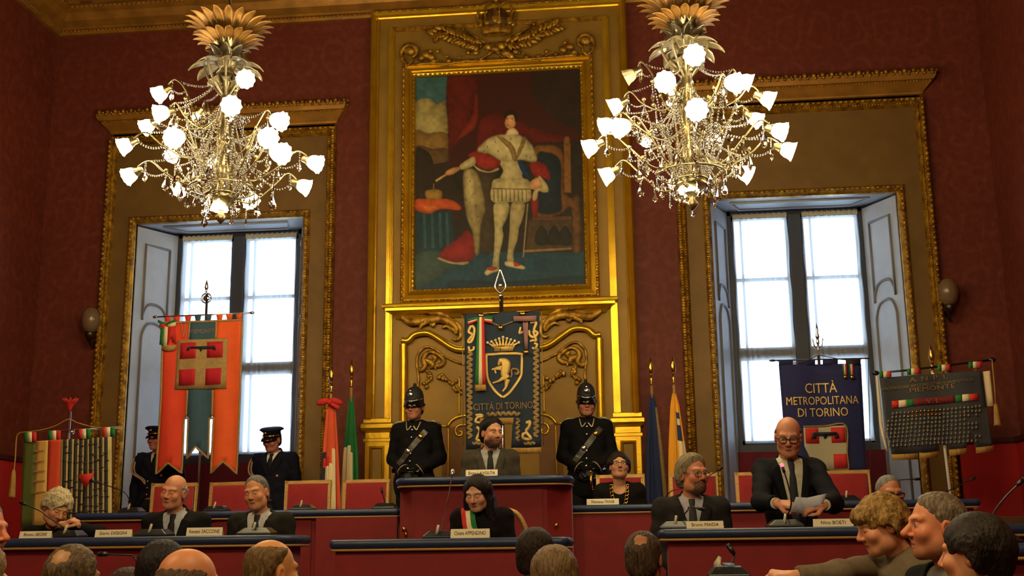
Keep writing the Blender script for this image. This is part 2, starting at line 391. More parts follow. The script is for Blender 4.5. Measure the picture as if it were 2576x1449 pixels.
for wi,(w,gx) in enumerate(zip(WINS,GX)):
    side = ('left','right')[wi]
    o0,o1 = w['o']; i0,i1 = w['i']; p0,p1 = w['op']; g0,g1 = gx
    root = empty('window_%d'%(wi+1), ((g0+g1)/2,YG,ZB), 'tall casement window on the %s of the end wall'%side, 'window', None, 'structure')
    cm = (g0+g1)/2
    b = MB()     # outer frame
    b.box(p0-.02,g0+.05,YG,YG+.1,.88,ZT+.05); b.box(g1-.05,p1+.02,YG,YG+.1,.88,ZT+.05); b.box(g0,g1,YG,YG+.1,ZT-.06,ZT+.05); b.box(g0,g1,YG-.03,YG+.1,ZB-.09,ZB)
    b.build('frame', M_WFRAME, root, .006)
    b = MB(); b.box(cm-.075,cm+.075,YG-.03,YG+.08,ZB,ZT-.06); b.build('centre_post', M_WFRAME, root, .008)
    zb1, zb2 = P(680,745,YG).z, P(680,925,YG).z
    for s0,s1 in ((g0+.05,cm-.075),(cm+.075,g1-.05)):
        b = MB(); b.box(s0,s0+.035,YG+.02,YG+.07,ZB,ZT-.06); b.box(s1-.035,s1,YG+.02,YG+.07,ZB,ZT-.06); b.box(s0,s1,YG+.02,YG+.07,ZT-.11,ZT-.06); b.box(s0,s1,YG+.02,YG+.07,ZB,ZB+.05)
        b.box(s0,s1,YG+.03,YG+.06,zb1-.02,zb1+.02); b.box(s0,s1,YG+.025,YG+.07,zb2-.075,zb2+.075)
        b.box(s0+.1,s0+.125,YG+.03,YG+.06,ZB,ZT-.08)
        sash = b.build('sash', M_WFRAME, root)
        b = MB(); b.box(s0+.03,s1-.03,YG+.042,YG+.048,ZB+.03,ZT-.09); b.build('pane', M_GLASS, sash)
    # curtain on each leaf
    for ci,(s0,s1) in enumerate(((g0+.065,cm-.085),(cm+.085,g1-.055))):
        n = 90; rows = 30; rings = []
        for r in range(rows+1):
            z = (ZT-.105)+(ZB+.015-(ZT-.105))*r/rows; row = []
            for k in range(n+1):
                u = k/n; x = s0+(s1-s0)*u
                ph = 2*PI*u*9+math.sin(u*17+wi*2+ci)*1.3
                row.append(Vector((x+.006*math.sin(r*.9+k*.05), YG-.034+.011*math.sin(ph)*(.6+.4*math.sin(r*.35+u*6)), z)))
            rings.append(row)
        b = MB(); b.loops(rings, False)
        cu = b.build('net_curtain', M_CURT); recentre(cu)
        tag(cu, 'white net curtain on the %s leaf of the %s window'%(('left','right')[ci], side), 'curtain', 'net curtains on the windows')
        b = MB(); b.cur = 0; rings = []
        for zz,am in ((ZT-.105,.014),(ZT-.085,.012),(ZT-.06+.012,.02)):
            rings.append([Vector((s0+(s1-s0)*k/160, YG-.045+am*math.sin(k*1.3), zz+(.008*math.sin(k*1.7) if am > .015 else 0))) for k in range(161)])
        b.loops(rings, False); b.build('ruffled_heading', M_CHEAD, cu)
    # soffit, shutters, crimson panel under the sill
    b = MB(); b.loops([[Vector((p0,YW,ZOP)),Vector((p1,YW,ZOP))],[Vector((p0,YW+.08,ZOP+.01)),Vector((p1,YW+.08,ZOP+.01))],[Vector((p0,YG,ZT)),Vector((p1,YG,ZT))],[Vector((p0,YG,ZT+.05)),Vector((p1,YG,ZT+.05))],[Vector((p0,YW,ZOP+.09)),Vector((p1,YW,ZOP+.09))]], False, smooth=False)
    rr = [Vector((p0+.25,YW+.2,ZOP+.012)),Vector((p1-.25,YW+.2,ZOP+.012)),Vector((p1-.38,YG-.15,ZT-.025)),Vector((p0+.38,YG-.15,ZT-.025))]
    b.tube(rr+[rr[0]], .014, 6)
    b.build('soffit', M_SHUT, root)
    for sd,(xa,xb) in enumerate(((p0+.01,g0),(p1-.01,g1))):
        d = Vector((xb-xa,YG-.02-YW-.03,0)); L = d.length; d.normalize(); nrm = Vector((d.y,-d.x,0)) if sd == 0 else Vector((-d.y,d.x,0))
        def Q(s,z,o=0.): return Vector((xa,YW+.03,0))+d*(s*L)+Vector((0,0,z))+nrm*o
        b = MB()
        b.loops([[Q(0,.9),Q(1,.9),Q(1,.9,-.05),Q(0,.9,-.05)],[Q(0,5.13),Q(1,5.2),Q(1,5.2,-.05),Q(0,5.13,-.05)]], True, True, True, False)
        sh = b.build('shutter', M_SHUT, root)
        arch = lambda z,h: [Q(.2,z,.004),Q(.22,z+h*.35,.004),Q(.32,z+h*.85,.004),Q(.5,z+h,.004),Q(.68,z+h*.85,.004),Q(.78,z+h*.35,.004),Q(.8,z,.004)]
        b = MB()
        b.tube([Q(.2,1.05,.004),Q(.2,3.78,.004)]+cat_rom(arch(3.8,.22),4)+[Q(.8,3.78,.004),Q(.8,1.05,.004),Q(.2,1.05,.004)], .017, 6)
        b.tube([Q(.8,4.98,.004),Q(.2,4.95,.004),Q(.2,4.03,.004)]+cat_rom(arch(4.05,.2),4)+[Q(.8,4.03,.004),Q(.8,4.98,.004)], .017, 6)
        b.build('panel_moulding', M_SHUTG, sh)
    b = MB(); b.box(p0+.02,p1-.02,YG-.12,YG-.02,.88,ZB-.09); b.build('apron_panel', M_CRIM, root)
    # gilded surround
    sr = empty('trim_%d'%(4+wi), ((o0+o1)/2,YW,.9), 'carved gilded surround with cornice round the %s window'%side, 'window surround', None, 'structure')
    b = MB(); rect_frame(b,o0,o1,.9,6.245,[(0,0),(0,.05),(.015,.085),(.04,.095),(.06,.07),(.075,.085),(.095,.06),(.11,.02),(.11,0)],None,True)
    for xx in (o0+.03,o1-.03): beads(b,(xx,YW-.09,1.0),(xx,YW-.09,6.2),.06,(.026,.022,.027))
    for xx in (o0+.08,o1-.08): beads(b,(xx,YW-.08,1.0),(xx,YW-.08,6.15),.03,(.013,.012,.013))
    beads(b,(o0+.03,YW-.09,6.21),(o1-.03,YW-.09,6.21),.06,(.026,.022,.027)); beads(b,(o0+.1,YW-.08,6.165),(o1-.1,YW-.08,6.165),.03,(.013,.012,.013))
    b.build('outer_moulding', M_GILTD, sr)
    b = MB(); rect_frame(b,i0,i1,.9,5.233,[(0,0),(0,.04),(.02,.07),(.045,.075),(.06,.05),(.083,.03),(.083,-.03)],None,True)
    for xx in (i0+.035,i1-.035): beads(b,(xx,YW-.068,1.0),(xx,YW-.068,5.2),.055,(.02,.016,.026))
    beads(b,(i0+.035,YW-.068,5.2),(i1-.035,YW-.068,5.2),.055,(.02,.016,.026))
    b.build('inner_moulding', M_GILTD, sr)
    b = MB(); b.box(o0+.1,i0+.01,YW-.018,YW,.9,6.2); b.box(i1-.01,o1-.1,YW-.018,YW,.9,6.2); b.box(i0+.01,i1-.01,YW-.018,YW,5.2,6.2)
    b.build('flat_band', M_BAND, sr)
    b = MB(); tier(b,o0+.03,o1-.03,YW,[(.0,6.26),(.0,6.285),(.03,6.29),(.035,6.31),(.1,6.385),(.115,6.40),(.115,6.42),(.14,6.425),(.16,6.46),(.165,6.50),(.14,6.515),(.0,6.515)])
    b.build('cornice', M_CORN, sr)
    b = MB()
    for y,z,st,r in ((YW-.165,6.485,.085,(.03,.02,.022)),(YW-.12,6.412,.035,(.012,.012,.012))):
        e = .165 if z > 6.45 else .12
        beads(b,(o0+.03-e,y,z),(o1-.03+e,y,z),st,r); beads(b,(o0+.03-e,YW,z),(o0+.03-e,y,z),st,r); beads(b,(o1-.03+e,YW,z),(o1-.03+e,y,z),st,r)
    k = o0-.1
    while k < o1+.12:
        b.ell((k,YW-.15,6.525),(.03,.03,.03),None,6,4); b.ell((k+.05,YW-.15,6.515),(.018,.025,.018),None,6,4); k += .1
    b.build('leaf_and_dart_row', M_GILTD, sr)
# ------------------------------------------------------------------ wall lamps
M_OPAL = mat('opal_glass_globe', (136,108,78), rough=.25, trans=.3)
for px,py,lb in ((228,806,'unlit opal globe wall lamp beside the left window surround'),(2386,735,'unlit opal globe wall lamp beside the right window surround')):
    c = P(px,py,YW-.2); r = empty('wall_lamp', (c.x,YW,c.z-.2), lb, 'lamp', 'globe wall lamps')
    b = MB(); b.lathe([(.0,-.15),(.05,-.14),(.09,-.08),(.105,0),(.1,.07),(.07,.125),(.03,.15),(0,.155)], c, 20); b.build('globe', M_OPAL, r)
    b = MB(); b.lathe([(.02,-.24),(.05,-.19),(.06,-.15),(.05,-.13)], c, 14); b.tube(cat_rom([c+Vector((0,0,-.22)),c+Vector((0,.06,-.28)),c+Vector((0,.14,-.24)),Vector((c.x,YW,c.z-.18))]), .014); 
    b.build('bracket', mat('dark_bronze',(70,60,44),rough=.4,metal=.9), r)
# ================================================================== GILDED CENTRE OF THE END WALL
X0, X1 = -2.98, .07
def MX(x): return 2*XC-x
surr = empty('gilded_surround', (XC,YW,1.0), 'tall ochre and gilded wooden wall surround framing the portrait', 'wall panelling')
YF = YW-.03
b = MB(); b.box(X0,X1,YF,YW-.002,.9,7.64); b.build('field_panel', M_OCHRE, surr)
b = MB(); rect_frame(b,X0,X1,2.76,7.66,[(0,0),(0,.05),(.02,.10),(.05,.115),(.075,.09),(.085,.05),(.1,.04),(.1,0)],YF,True)
b.build('outer_moulding', M_GILT, surr)
b = MB(); beads(b,(X0+.04,YF-.11,7.62),(X1-.04,YF-.11,7.62),.09,(.02,.014,.04)); b.build('leaf_row', M_GILTD, surr)
for s in (0,1):
    b = MB(); x = X0+.215
    if s: x = MX(x+.075)
    for q0,q1,o in ((0,.075,.03),(.012,.063,.055),(.025,.05,.07)): b.box(x+q0,x+q1,YF-o,YF,2.76,7.43)
    b.build('inner_moulding', M_GILT, surr)
b = MB()
for q0,q1,o in ((0,.05,.02),(.012,.038,.035)): b.box(X0+.22,X1-.22,YF-o,YF,7.40+q0,7.40+q1)
b.build('top_moulding', M_GILTD, surr)
for s in (0,1):     # pedestals of the two pilasters
    xa,xb = (X0,X0+.29) if s == 0 else (X1-.29,X1)
    b = MB(); b.box(xa+.01,xb-.01,YF-.07,YF,.9,2.56)
    tier(b,xa+.01,xb-.01,YF-.06,[(0,2.5),(.02,2.51),(.02,2.54),(.0,2.555),(.0,2.61),(.03,2.63),(.045,2.66),(.045,2.70),(.02,2.72),(.02,2.76),(0,2.77)])
    rect_frame(b,xa+.06,xb-.06,1.2,2.46,[(0,0),(0,.02),(.02,.03),(.035,.0)],YF-.07)
    pd = b.build('pedestal', M_GILT, surr)
    b = MB(); b.box(xa+.095,xb-.095,YF-.074,YF-.06,1.235,2.425); b.build('sunk_panel', M_OCHRE, pd)
# ledge under the portrait
b = MB(); tier(b,-2.62,-.30,YF,[(0,3.88),(.03,3.89),(.05,3.93),(.11,3.965),(.13,3.97),(.13,4.0),(.16,4.005),(.165,4.03),(.15,4.045),(0,4.05)])
b.build('ledge', M_GILT, surr)
# carved leaf scrolls, rocaille panels and curved panel mouldings, both sides of the banner
pn = pix(980,740,5.575)
def side_tubes(paths, name, m, Y, flat=.6):
    for s in (0,1):
        b = MB()
        for pts,r in paths:
            w = [P(x,y,Y) for x,y in pts]
            if s: w = [Vector((MX(v.x),v.y,v.z)) for v in w]
            w = cat_rom(w,5) if len(w) > 2 else w
            if isinstance(r,(list,tuple)):
                t = np.linspace(0,len(r)-1,len(w)); rr = list(np.interp(t,range(len(r)),r))
            else: rr = r
            b.tube(w, rr, 8, flat)
        b.build(name, m, surr)
Yn = YF-.03
side_tubes([(pn((188,2600),(190,1500),(192,1100),(192,760),(190,700)),.042),(pn((170,650),(245,655),(275,640),(340,575),(440,545),(560,552),(700,635),(850,735),(960,775),(1100,775)),.036),(pn((165,640),(235,640),(330,555),(440,518),(560,525),(700,595),(850,690),(960,735),(1100,740)),.014)],'niche_moulding',M_GILT,Yn-.02,.9)
side_tubes([(pn((150,245),(450,235),(640,250),(760,290),(860,345)),[.03,.045,.045,.035,.015]),(pn((150,320),(300,390),(450,370),(620,330),(760,340)),[.02,.05,.05,.03,.01]),
 (pn((425,480),(450,430),(530,380),(640,350),(760,355),(860,400),(930,480),(940,560)),[.012,.03,.04,.05,.05,.05,.03,.01]),(pn((730,480),(800,450),(880,490),(930,570)),[.01,.02,.03,.01]),
 (pn((880,370),(960,420),(995,500),(985,600),(930,635),(890,615)),[.012,.022,.026,.022,.018,.02]),(pn((270,360),(340,400),(420,385)),[.01,.03,.01]),(pn((560,400),(600,430),(640,400)),[.01,.03,.01])],'acanthus_scroll',M_GILTD,Yn-.02,.55)
side_tubes([(pn((390,1330),(405,1200),(390,1060),(380,980),(390,870),(430,800),(490,745),(560,740),(650,780),(760,865)),.014),(pn((780,880),(860,915),(940,950),(1050,985)),.012),
 (pn((400,1040),(440,1060),(500,1010),(470,920),(500,850),(570,810),(660,835),(740,900),(755,960),(700,1000),(650,1010),(640,1060)),[.02,.03,.03,.03,.024,.02,.024,.03,.026,.03,.02,.01]),
 (pn((470,900),(520,930),(580,960),(600,1010),(560,1040)),[.01,.03,.04,.03,.01]),(pn((600,860),(640,900),(610,950)),[.015,.03,.01]),
 (pn((520,1060),(545,1120),(580,1150),(550,1220),(450,1260)),[.014,.02,.018,.014,.006]),(pn((690,1160),(740,1140),(800,1190),(860,1240),(920,1330)),[.014,.02,.012,.016,.008])],'rocaille_relief',M_GILTD,Yn+.005,.6)
for s in (0,1):     # small leaves of the hanging sprays
    b = MB(); side_n = 0
    for x,y in pn((530,1080),(560,1110),(545,1150),(580,1180),(520,1230),(480,1255),(515,1300),(700,1150),(735,1130),(745,1185),(690,1170),(790,1195),(840,1240),(880,1260),(930,1215),(900,1320),(930,1350),(995,1320),(1000,1380)):
        p = P(x,y,Yn); 
        if s: p.x = MX(p.x)
        b.ell(p,(.018+.008*random.random(),.012,.028),Euler((0,random.uniform(-1.4,1.4),0)).to_matrix(),7,5); side_n += 1
        if side_n == 7: b.build('leaf_spray', M_GILTD, surr); b = MB()
    b.build('leaf_spray', M_GILTD, surr)
pl = pix(780,940,2.8476)
side_tubes([(pl((930,375),(985,375)),.014),(pl((985,375),(1015,335),(1055,312),(1110,300),(1140,300)),.016),(pl((1140,368),(1100,366),(1060,375),(1040,410),(1055,442),(1085,440),(1088,418),(1070,412)),.014),(pl((990,385),(990,560),(988,760)),.01),(pl((1068,20),(1068,150),(1068,300)),.008)],'lower_moulding',M_GILT,YF-.012,.7)
b = MB()
for s in (0,1):
    xa = P(*pl((945,0))[0],YF).x; xb = P(*pl((1110,0))[0],YF).x
    if s: xa,xb = MX(xb),MX(xa)
    b.box(xa,xb,YF-.008,YF,.95,P(1100,1075,YF).z)
b.build('lower_panel', mat('brown_gilt_wood',(120,78,30),rough=.5,metal=.3,noise=.25,nscale=5), surr)
# crown trophy above the portrait
pt = pix(960,0,4.293)
YO = YF-.08
def T(x,y,Y=None): return P(*pt((x,y))[0], Y or YO)
b = MB()
band = [T(1085,340),T(1150,325),T(1235,318),T(1320,318),T(1390,318)]
c0 = T(1240,330); rw = (T(1400,330)-T(1080,330)).length/2
for z0,r0 in ((0,1.),):
    b.lathe([(rw*.92,-.05),(rw,-.04),(rw*1.03,0),(rw*1.06,.045),(rw*1.0,.05),(rw*.9,.04)], c0, 28)
sq = lambda b_: [setattr(v,'y',c0.y+(v.y-c0.y)*.42) for v in b_.v]
sq(b); crown = b.build('crown_band', M_GILTD, surr)
b = MB()
for k in range(8):
    a = 2*PI*k/8+.2; ca,sa = math.cos(a),math.sin(a)
    pts = [c0+Vector((rw*q*ca, rw*q*sa*.9, h)) for q,h in ((1.0,.05),(1.25,.15),(1.22,.27),(.8,.34),(.3,.33),(.02,.36))]
    b.tube(cat_rom(pts,4),[.014]*26 if False else .013,6)
    b.ell(c0+Vector((rw*1.1*ca,rw*sa*1.0,.10)),(.04,.03,.05)); b.ell(c0+Vector((rw*1.3*ca,rw*1.2*sa,.2)),(.018,.018,.018),None,6,4)
b.ell(c0+Vector((0,0,.40)),(.035,.035,.035)); b.ell(c0+Vector((0,-rw*.95,.12)),(.05,.03,.05)); b.ell(c0+Vector((0,-rw*.9,.2)),(.03,.02,.06)); b.box(c0.x-.01,c0.x+.01,c0.y-.01,c0.y+.01,c0.z+.42,c0.z+.52)
sq(b); b.build('crown_arches', M_GILTD, surr)
b = MB(); b.lathe([(.0,.28),(rw*.5,.27),(rw*.95,.16),(rw*.95,.05)],c0,20); sq(b); b.build('crown_lining', M_DARKC, surr)
for pts,nm in ((((1370,440),(1640,260)),'sceptre'),(((1075,635),(1235,540)),'sceptre'),(((880,310),(1120,465)),'sceptre'),(((1250,545),(1380,620)),'sceptre')):
    b = MB(); q = [T(*p) for p in pts]; b.tube(q,.013,8); b.ell(q[1] if pts[0][0]==1370 else q[0],(.022,.02,.022)); b.build(nm, M_GILTD, surr)
for pts in (((1050,490),(960,470),(860,430),(740,385),(640,345),(540,400)),((1370,470),(1480,455),(1600,430),(1720,350),(1830,310),(1920,270))):
    b = MB(); c = cat_rom([T(*p) for p in pts],6); b.tube(c,.011,6)
    for i in range(1,len(c)-1,2):
        for s in (-1,1):
            t = (c[i+1]-c[i-1]).normalized(); nn = Vector((-t.z,0,t.x))*s
            ang = math.atan2(-(t+nn*1.2).z,(t+nn*1.2).x)
            b.ell(c[i]+nn*.045+Vector((0,-.01-.015*random.random(),0)),(.06,.014,.026),Euler((random.uniform(-.5,.5),ang+random.uniform(-.4,.4),0)).to_matrix(),7,5)
        if i%5 == 2: b.ell(c[i]+Vector((random.uniform(-.04,.04),-.03,.05)),(.016,.016,.016),None,6,4)
    b.build('laurel_branch', M_GILTD, surr)
# scroll cartouches at both ends and the relief bank between them
for s,(cx,cy) in enumerate(((300,560),(2200,450))):
    b = MB(); sg = 1 if s == 0 else -1
    def S(x,y): return T(cx+sg*x,cy+y)
    b.tube(cat_rom([S(-30,140),S(-70,90),S(-90,20),S(-60,-50),S(10,-75),S(70,-40),S(75,20),S(30,60)],5),[.012+.02*math.sin(i/36*PI) for i in range(36)],8,.7)
    b.ell(S(0,-15),(.075,.035,.06)); b.ell(S(-70,70),(.025,.02,.014)); b.tube(cat_rom([S(30,60),S(20,110),S(-30,150)],5),.016,8)
    b.build('scroll_cartouche', M_GILTD, surr)
b = MB()
rnd = random.Random(3)
for x,y,r in ((430,620,.05),(480,590,.06),(530,610,.05),(560,650,.04),(520,545,.03),(600,545,.025),(620,680,.03),(720,650,.035),(780,655,.03),(700,600,.02),(880,660,.025),(930,560,.03),(1010,560,.04),(1060,490,.035),(1150,500,.05),(1220,520,.06),(1290,490,.06),(1330,470,.04),(1340,570,.06),(1400,600,.05),(1450,550,.04),(1560,610,.035),(1690,610,.04),(1700,640,.02),(1780,545,.025),(1790,610,.03),(1880,580,.035),(1960,530,.05),(2030,500,.05),(2080,560,.04),(1980,450,.025),(2110,595,.02),(1250,560,.03),(1170,560,.03),(840,610,.015),(1530,565,.02),(740,690,.02),(1200,480,.03)):
    b.ell(T(x,y)+Vector((0,.03-r*.4,0)),(r*1.1,r*.6,r*.8),Euler((0,rnd.uniform(-1,1),0)).to_matrix(),8,6)
    for k in range(3):
        b.ell(T(x+rnd.uniform(-45,45),y+rnd.uniform(-30,30))+Vector((0,.02,0)),(r*.6,r*.35,r*.25),Euler((0,rnd.uniform(-1.5,1.5),0)).to_matrix(),7,5)
b.tube(cat_rom([T(400,690),T(560,680),T(700,690),T(900,660),T(1100,655),T(1300,645),T(1550,640),T(1800,620),T(2100,590)],5),.018,6,.7)
b.build('relief_bank', M_GILTD, surr)
# ------------------------------------------------------------------ the portrait
PX0,PX1,PZ0,PZ1 = -2.44,-.487,4.215,6.805
port = empty('portrait_painting', (XC,YF,4.07), 'large gilt-framed portrait of a standing man in ermine robe, above the ledge', 'painting')
b = MB(); rect_frame(b,PX0-.155,PX1+.155,PZ0-.155,PZ1+.155,[(0,0),(0,.05),(.015,.07),(.035,.075),(.045,.055),(.09,.07),(.1,.1),(.115,.11),(.13,.1),(.137,.07),(.155,.06),(.165,.03)],YF-.003)
b.build('frame', M_GILT, port)
b = MB()
for ins,st,r in ((.024,.07,(.02,.012,.034)),(.146,.055,(.012,.012,.022))):
    xa,xb,za,zb = PX0-.155+ins,PX1+.155-ins,PZ0-.155+ins,PZ1+.155-ins; y = YF-(.075 if ins < .1 else .065)
    b = MB()
    for p,q in (((xa,y,za),(xb,y,za)),((xa,y,zb),(xb,y,zb)),((xa,y,za),(xa,y,zb)),((xb,y,za),(xb,y,zb))): beads(b,p,q,st,r)
    b.build('frame_carving', M_GILTD, port)
YP = YF-.028
pp = pix(1040,170,2.543)
LAY = []
def paint(c, pts, smooth=True, feather=None, vol=None):
    w = [Vector((x,y,0)) for x,y in pts]
    if smooth: w = cat_rom(w,4,True)
    LAY.append((c,np.array([(v.x,v.y) for v in w]),smooth,feather,vol))
SQ = lambda c,*p: paint(c,p,False)
SQ((60,96,100),(16,66),(216,58),(220,230),(16,330))
paint((168,150,92),((16,230),(90,195),(150,230),(205,215),(218,300),(222,420),(140,450),(60,440),(16,420)))
paint((130,98,44),((16,400),(90,420),(180,410),(222,440),(222,540),(120,560),(16,540)))
paint((96,70,34),((16,500),(120,520),(222,520),(222,640),(16,640)))
paint((44,34,22),((16,530),(60,520),(110,560),(130,640),(120,760),(16,800)))
SQ((46,34,24),(16,640),(222,600),(330,860),(16,860))
paint((96,26,18),((222,60),(420,56),(400,200),(380,330),(300,450),(250,520),(230,620),(222,400)))
paint((120,36,22),((400,150),(420,300),(380,400),(280,470),(240,540),(300,420),(370,320)))
paint((92,22,16),((430,330),(560,300),(760,380),(900,420),(1000,450),(960,520),(800,500),(700,460),(560,440),(440,520),(400,560)))
SQ((44,30,24),(760,20),(1062,14),(1078,420),(860,300),(760,160))
SQ((38,30,22),(230,640),(560,640),(560,1180),(16,1180),(16,930),(330,930))
SQ((40,32,24),(560,520),(800,480),(1085,470),(1090,1190),(560,1190))
paint((120,76,34),((770,520),(830,498),(900,500),(950,530),(965,600),(960,780),(1010,830),(1060,830),(1065,1190),(1020,1195),(1012,900),(930,940),(790,950),(780,700)))
paint((24,36,44),((790,560),(850,540),(910,560),(945,620),(945,800),(940,920),(800,930),(790,800)))
SQ((128,84,38),(962,480),(1005,480),(1008,800),(966,800)); paint((128,84,38),((965,450),(985,435),(1000,450),(1000,490),(965,490)))
SQ((84,56,30),(760,955),(1010,950),(1012,975),(760,980)); SQ((70,52,30),(740,980),(1012,978),(1015,1160),(720,1170))
for cx in (820,900,970): paint((34,30,22),((cx-38,1130),(cx-36,1060),(cx,1010),(cx+36,1060),(cx+38,1130)))
SQ((130,100,60),(700,1168),(1010,1150),(1012,1164),(700,1184))
SQ((26,62,78),(16,1180),(400,1170),(760,1185),(1090,1180),(1092,1400),(16,1430))
paint((60,80,74),((16,1190),(180,1180),(260,1240),(180,1330),(16,1400)))
paint((18,44,60),((260,1360),(600,1370),(1092,1330),(1092,1400),(300,1420)))
SQ((20,52,62),(16,925),(240,915),(262,1150),(200,1170),(16,1180)); 
for x in (60,110,160,205): SQ((40,80,86),(x,930),(x+16,928),(x+26,1150),(x+6,1160))
paint((196,82,30),((16,845),(100,840),(230,842),(300,885),(290,912),(180,905),(100,935),(16,910)))
paint((222,110,40),((60,890),(110,875),(170,895),(100,925)))
paint((150,112,44),((75,795),(100,782),(135,778),(165,782),(185,798),(175,840),(90,842)))
SQ((120,90,40),(125,742),(134,742),(134,790),(125,790))
paint((140,28,28),((340,1040),(385,1090),(395,1180),(370,1235),(280,1250),(170,1215),(200,1150),(290,1090)))
paint((170,150,100),((165,1215),(260,1245),(350,1240),(330,1262),(240,1255),(160,1228)))
paint((60,48,30),((400,620),(520,640),(530,900),(520,1150),(430,1180),(400,900)))
paint((150,132,84),((325,660),(390,655),(430,740),(460,900),(430,1010),(420,1180),(395,1190),(380,1060),(340,950),(322,800)))
paint((172,154,102),((335,670),(375,668),(400,780),(400,1000),(360,940),(332,800)))
paint((140,34,26),((745,610),(820,605),(865,650),(872,720),(820,700),(770,690)))
paint((130,28,24),((755,820),(800,840),(790,940),(765,960)))
paint((180,164,112),((520,870),(610,868),(600,960),(570,1020),(575,1080),(550,1200),(545,1290),(505,1285),(515,1180),(520,1040),(515,960)))
paint((172,154,104),((628,870),(712,868),(700,960),(675,1030),(665,1100),(640,1180),(640,1240),(600,1240),(605,1160),(615,1040)))
paint((186,170,118),((500,760),(520,715),(620,705),(730,715),(752,780),(745,850),(680,868),(620,860),(540,868),(495,840)))
for k in range(9): SQ((96,80,44),(512+k*26,780),(517+k*26,780),(519+k*26,856),(512+k*26,856))
SQ((110,90,50),(500,770),(748,775),(748,782),(500,778))
paint((192,176,124),((550,600),(640,590),(700,620),(695,690),(690,712),(560,712),(575,660)))
paint((22,50,86),((665,600),(700,610),(745,690),(740,710),(705,690)))
paint((150,40,28),((350,560),(420,530),(500,560),(560,600),(520,650),(430,640),(380,590)))
paint((190,172,118),((300,620),(380,570),(400,590),(390,625),(330,650),(300,650)))
paint((178,158,104),((375,600),(410,640),(480,665),(540,640),(545,655),(490,672),(420,660),(380,620)))
paint((196,180,128),((410,530),(480,455),(560,430),(650,425),(720,455),(765,510),(790,590),(760,605),(690,590),(640,598),(560,595),(490,555)))
for x,y in ((470,500),(520,470),(540,530),(590,560),(600,490),(650,560),(700,500),(720,560),(450,530),(745,570),(560,450),(680,540),(620,450),(360,720),(380,800),(400,880),(360,860),(410,950)): SQ((70,56,36),(x,y),(x+7,y+2),(x+5,y+12),(x+1,y+12))
paint((140,112,60),((530,440),(560,440),(640,500),(660,590),(635,590),(610,520)))
paint((134,108,60),((700,450),(720,460),(680,560),(665,580),(660,560)))
paint((200,140,92),((205,670),(240,645),(285,635),(300,650),(260,680),(215,690))); SQ((196,160,90),(140,720),(205,680),(210,690),(145,732))
paint((190,140,96),((740,740),(800,700),(830,740),(800,780),(750,775)))
paint((184,164,110),((800,690),(850,740),(865,790),(830,800),(800,790),(790,840),(765,850),(770,790),(820,760)))
SQ((140,120,80),(726,870),(736,870),(706,1215),(698,1215))
paint((204,148,100),((590,330),(600,300),(640,285),(655,320),(652,370),(630,388),(600,388),(585,360)))
paint((206,180,130),((606,398),(648,388),(672,428),(596,434)))
paint((34,22,16),((578,320),(588,290),(615,275),(645,280),(662,310),(660,345),(650,345),(640,305),(605,308),(590,325)))
SQ((40,24,16),(592,326),(608,324),(608,330),(592,331)); SQ((60,34,22),(622,324),(640,326),(640,331),(622,330)); SQ((140,60,44),(596,368),(614,366),(614,371),(597,373))
paint((198,180,130),((455,1310),(490,1280),(545,1275),(545,1300),(500,1315),(470,1330)))
paint((170,60,34),((465,1285),(500,1272),(540,1285),(500,1300)))
paint((198,180,130),((590,1240),(650,1245),(712,1275),(700,1290),(640,1280),(590,1268))); paint((170,60,34),((640,1245),(670,1250),(690,1262),(650,1275)))
# the picture is composed as soft brushed shapes on a fine canvas grid
GX_, GY_ = 270, 352
cxs = np.linspace(10,1100,GX_); cys = np.linspace(10,1440,GY_)
IMG = np.zeros((GY_,GX_,3)); IMG[:] = lin((58,22,14))
gx_,gy_ = np.meshgrid(cxs,cys)
rn_ = np.random.RandomState(4)
def smooth_noise(k):
    q = rn_.rand(GY_//k+3,GX_//k+3); yy = np.arange(GY_)/k; xx = np.arange(GX_)/k; y0 = yy.astype(int); x0 = xx.astype(int); fy = (yy-y0)[:,None]; fx = (xx-x0)[None]; fy = fy*fy*(3-2*fy); fx = fx*fx*(3-2*fx)
    return (q[y0][:,x0]*(1-fy)*(1-fx)+q[y0+1][:,x0]*fy*(1-fx)+q[y0][:,x0+1]*(1-fy)*fx+q[y0+1][:,x0+1]*fy*fx)-.5
NZ1, NZ2 = smooth_noise(5), smooth_noise(22)
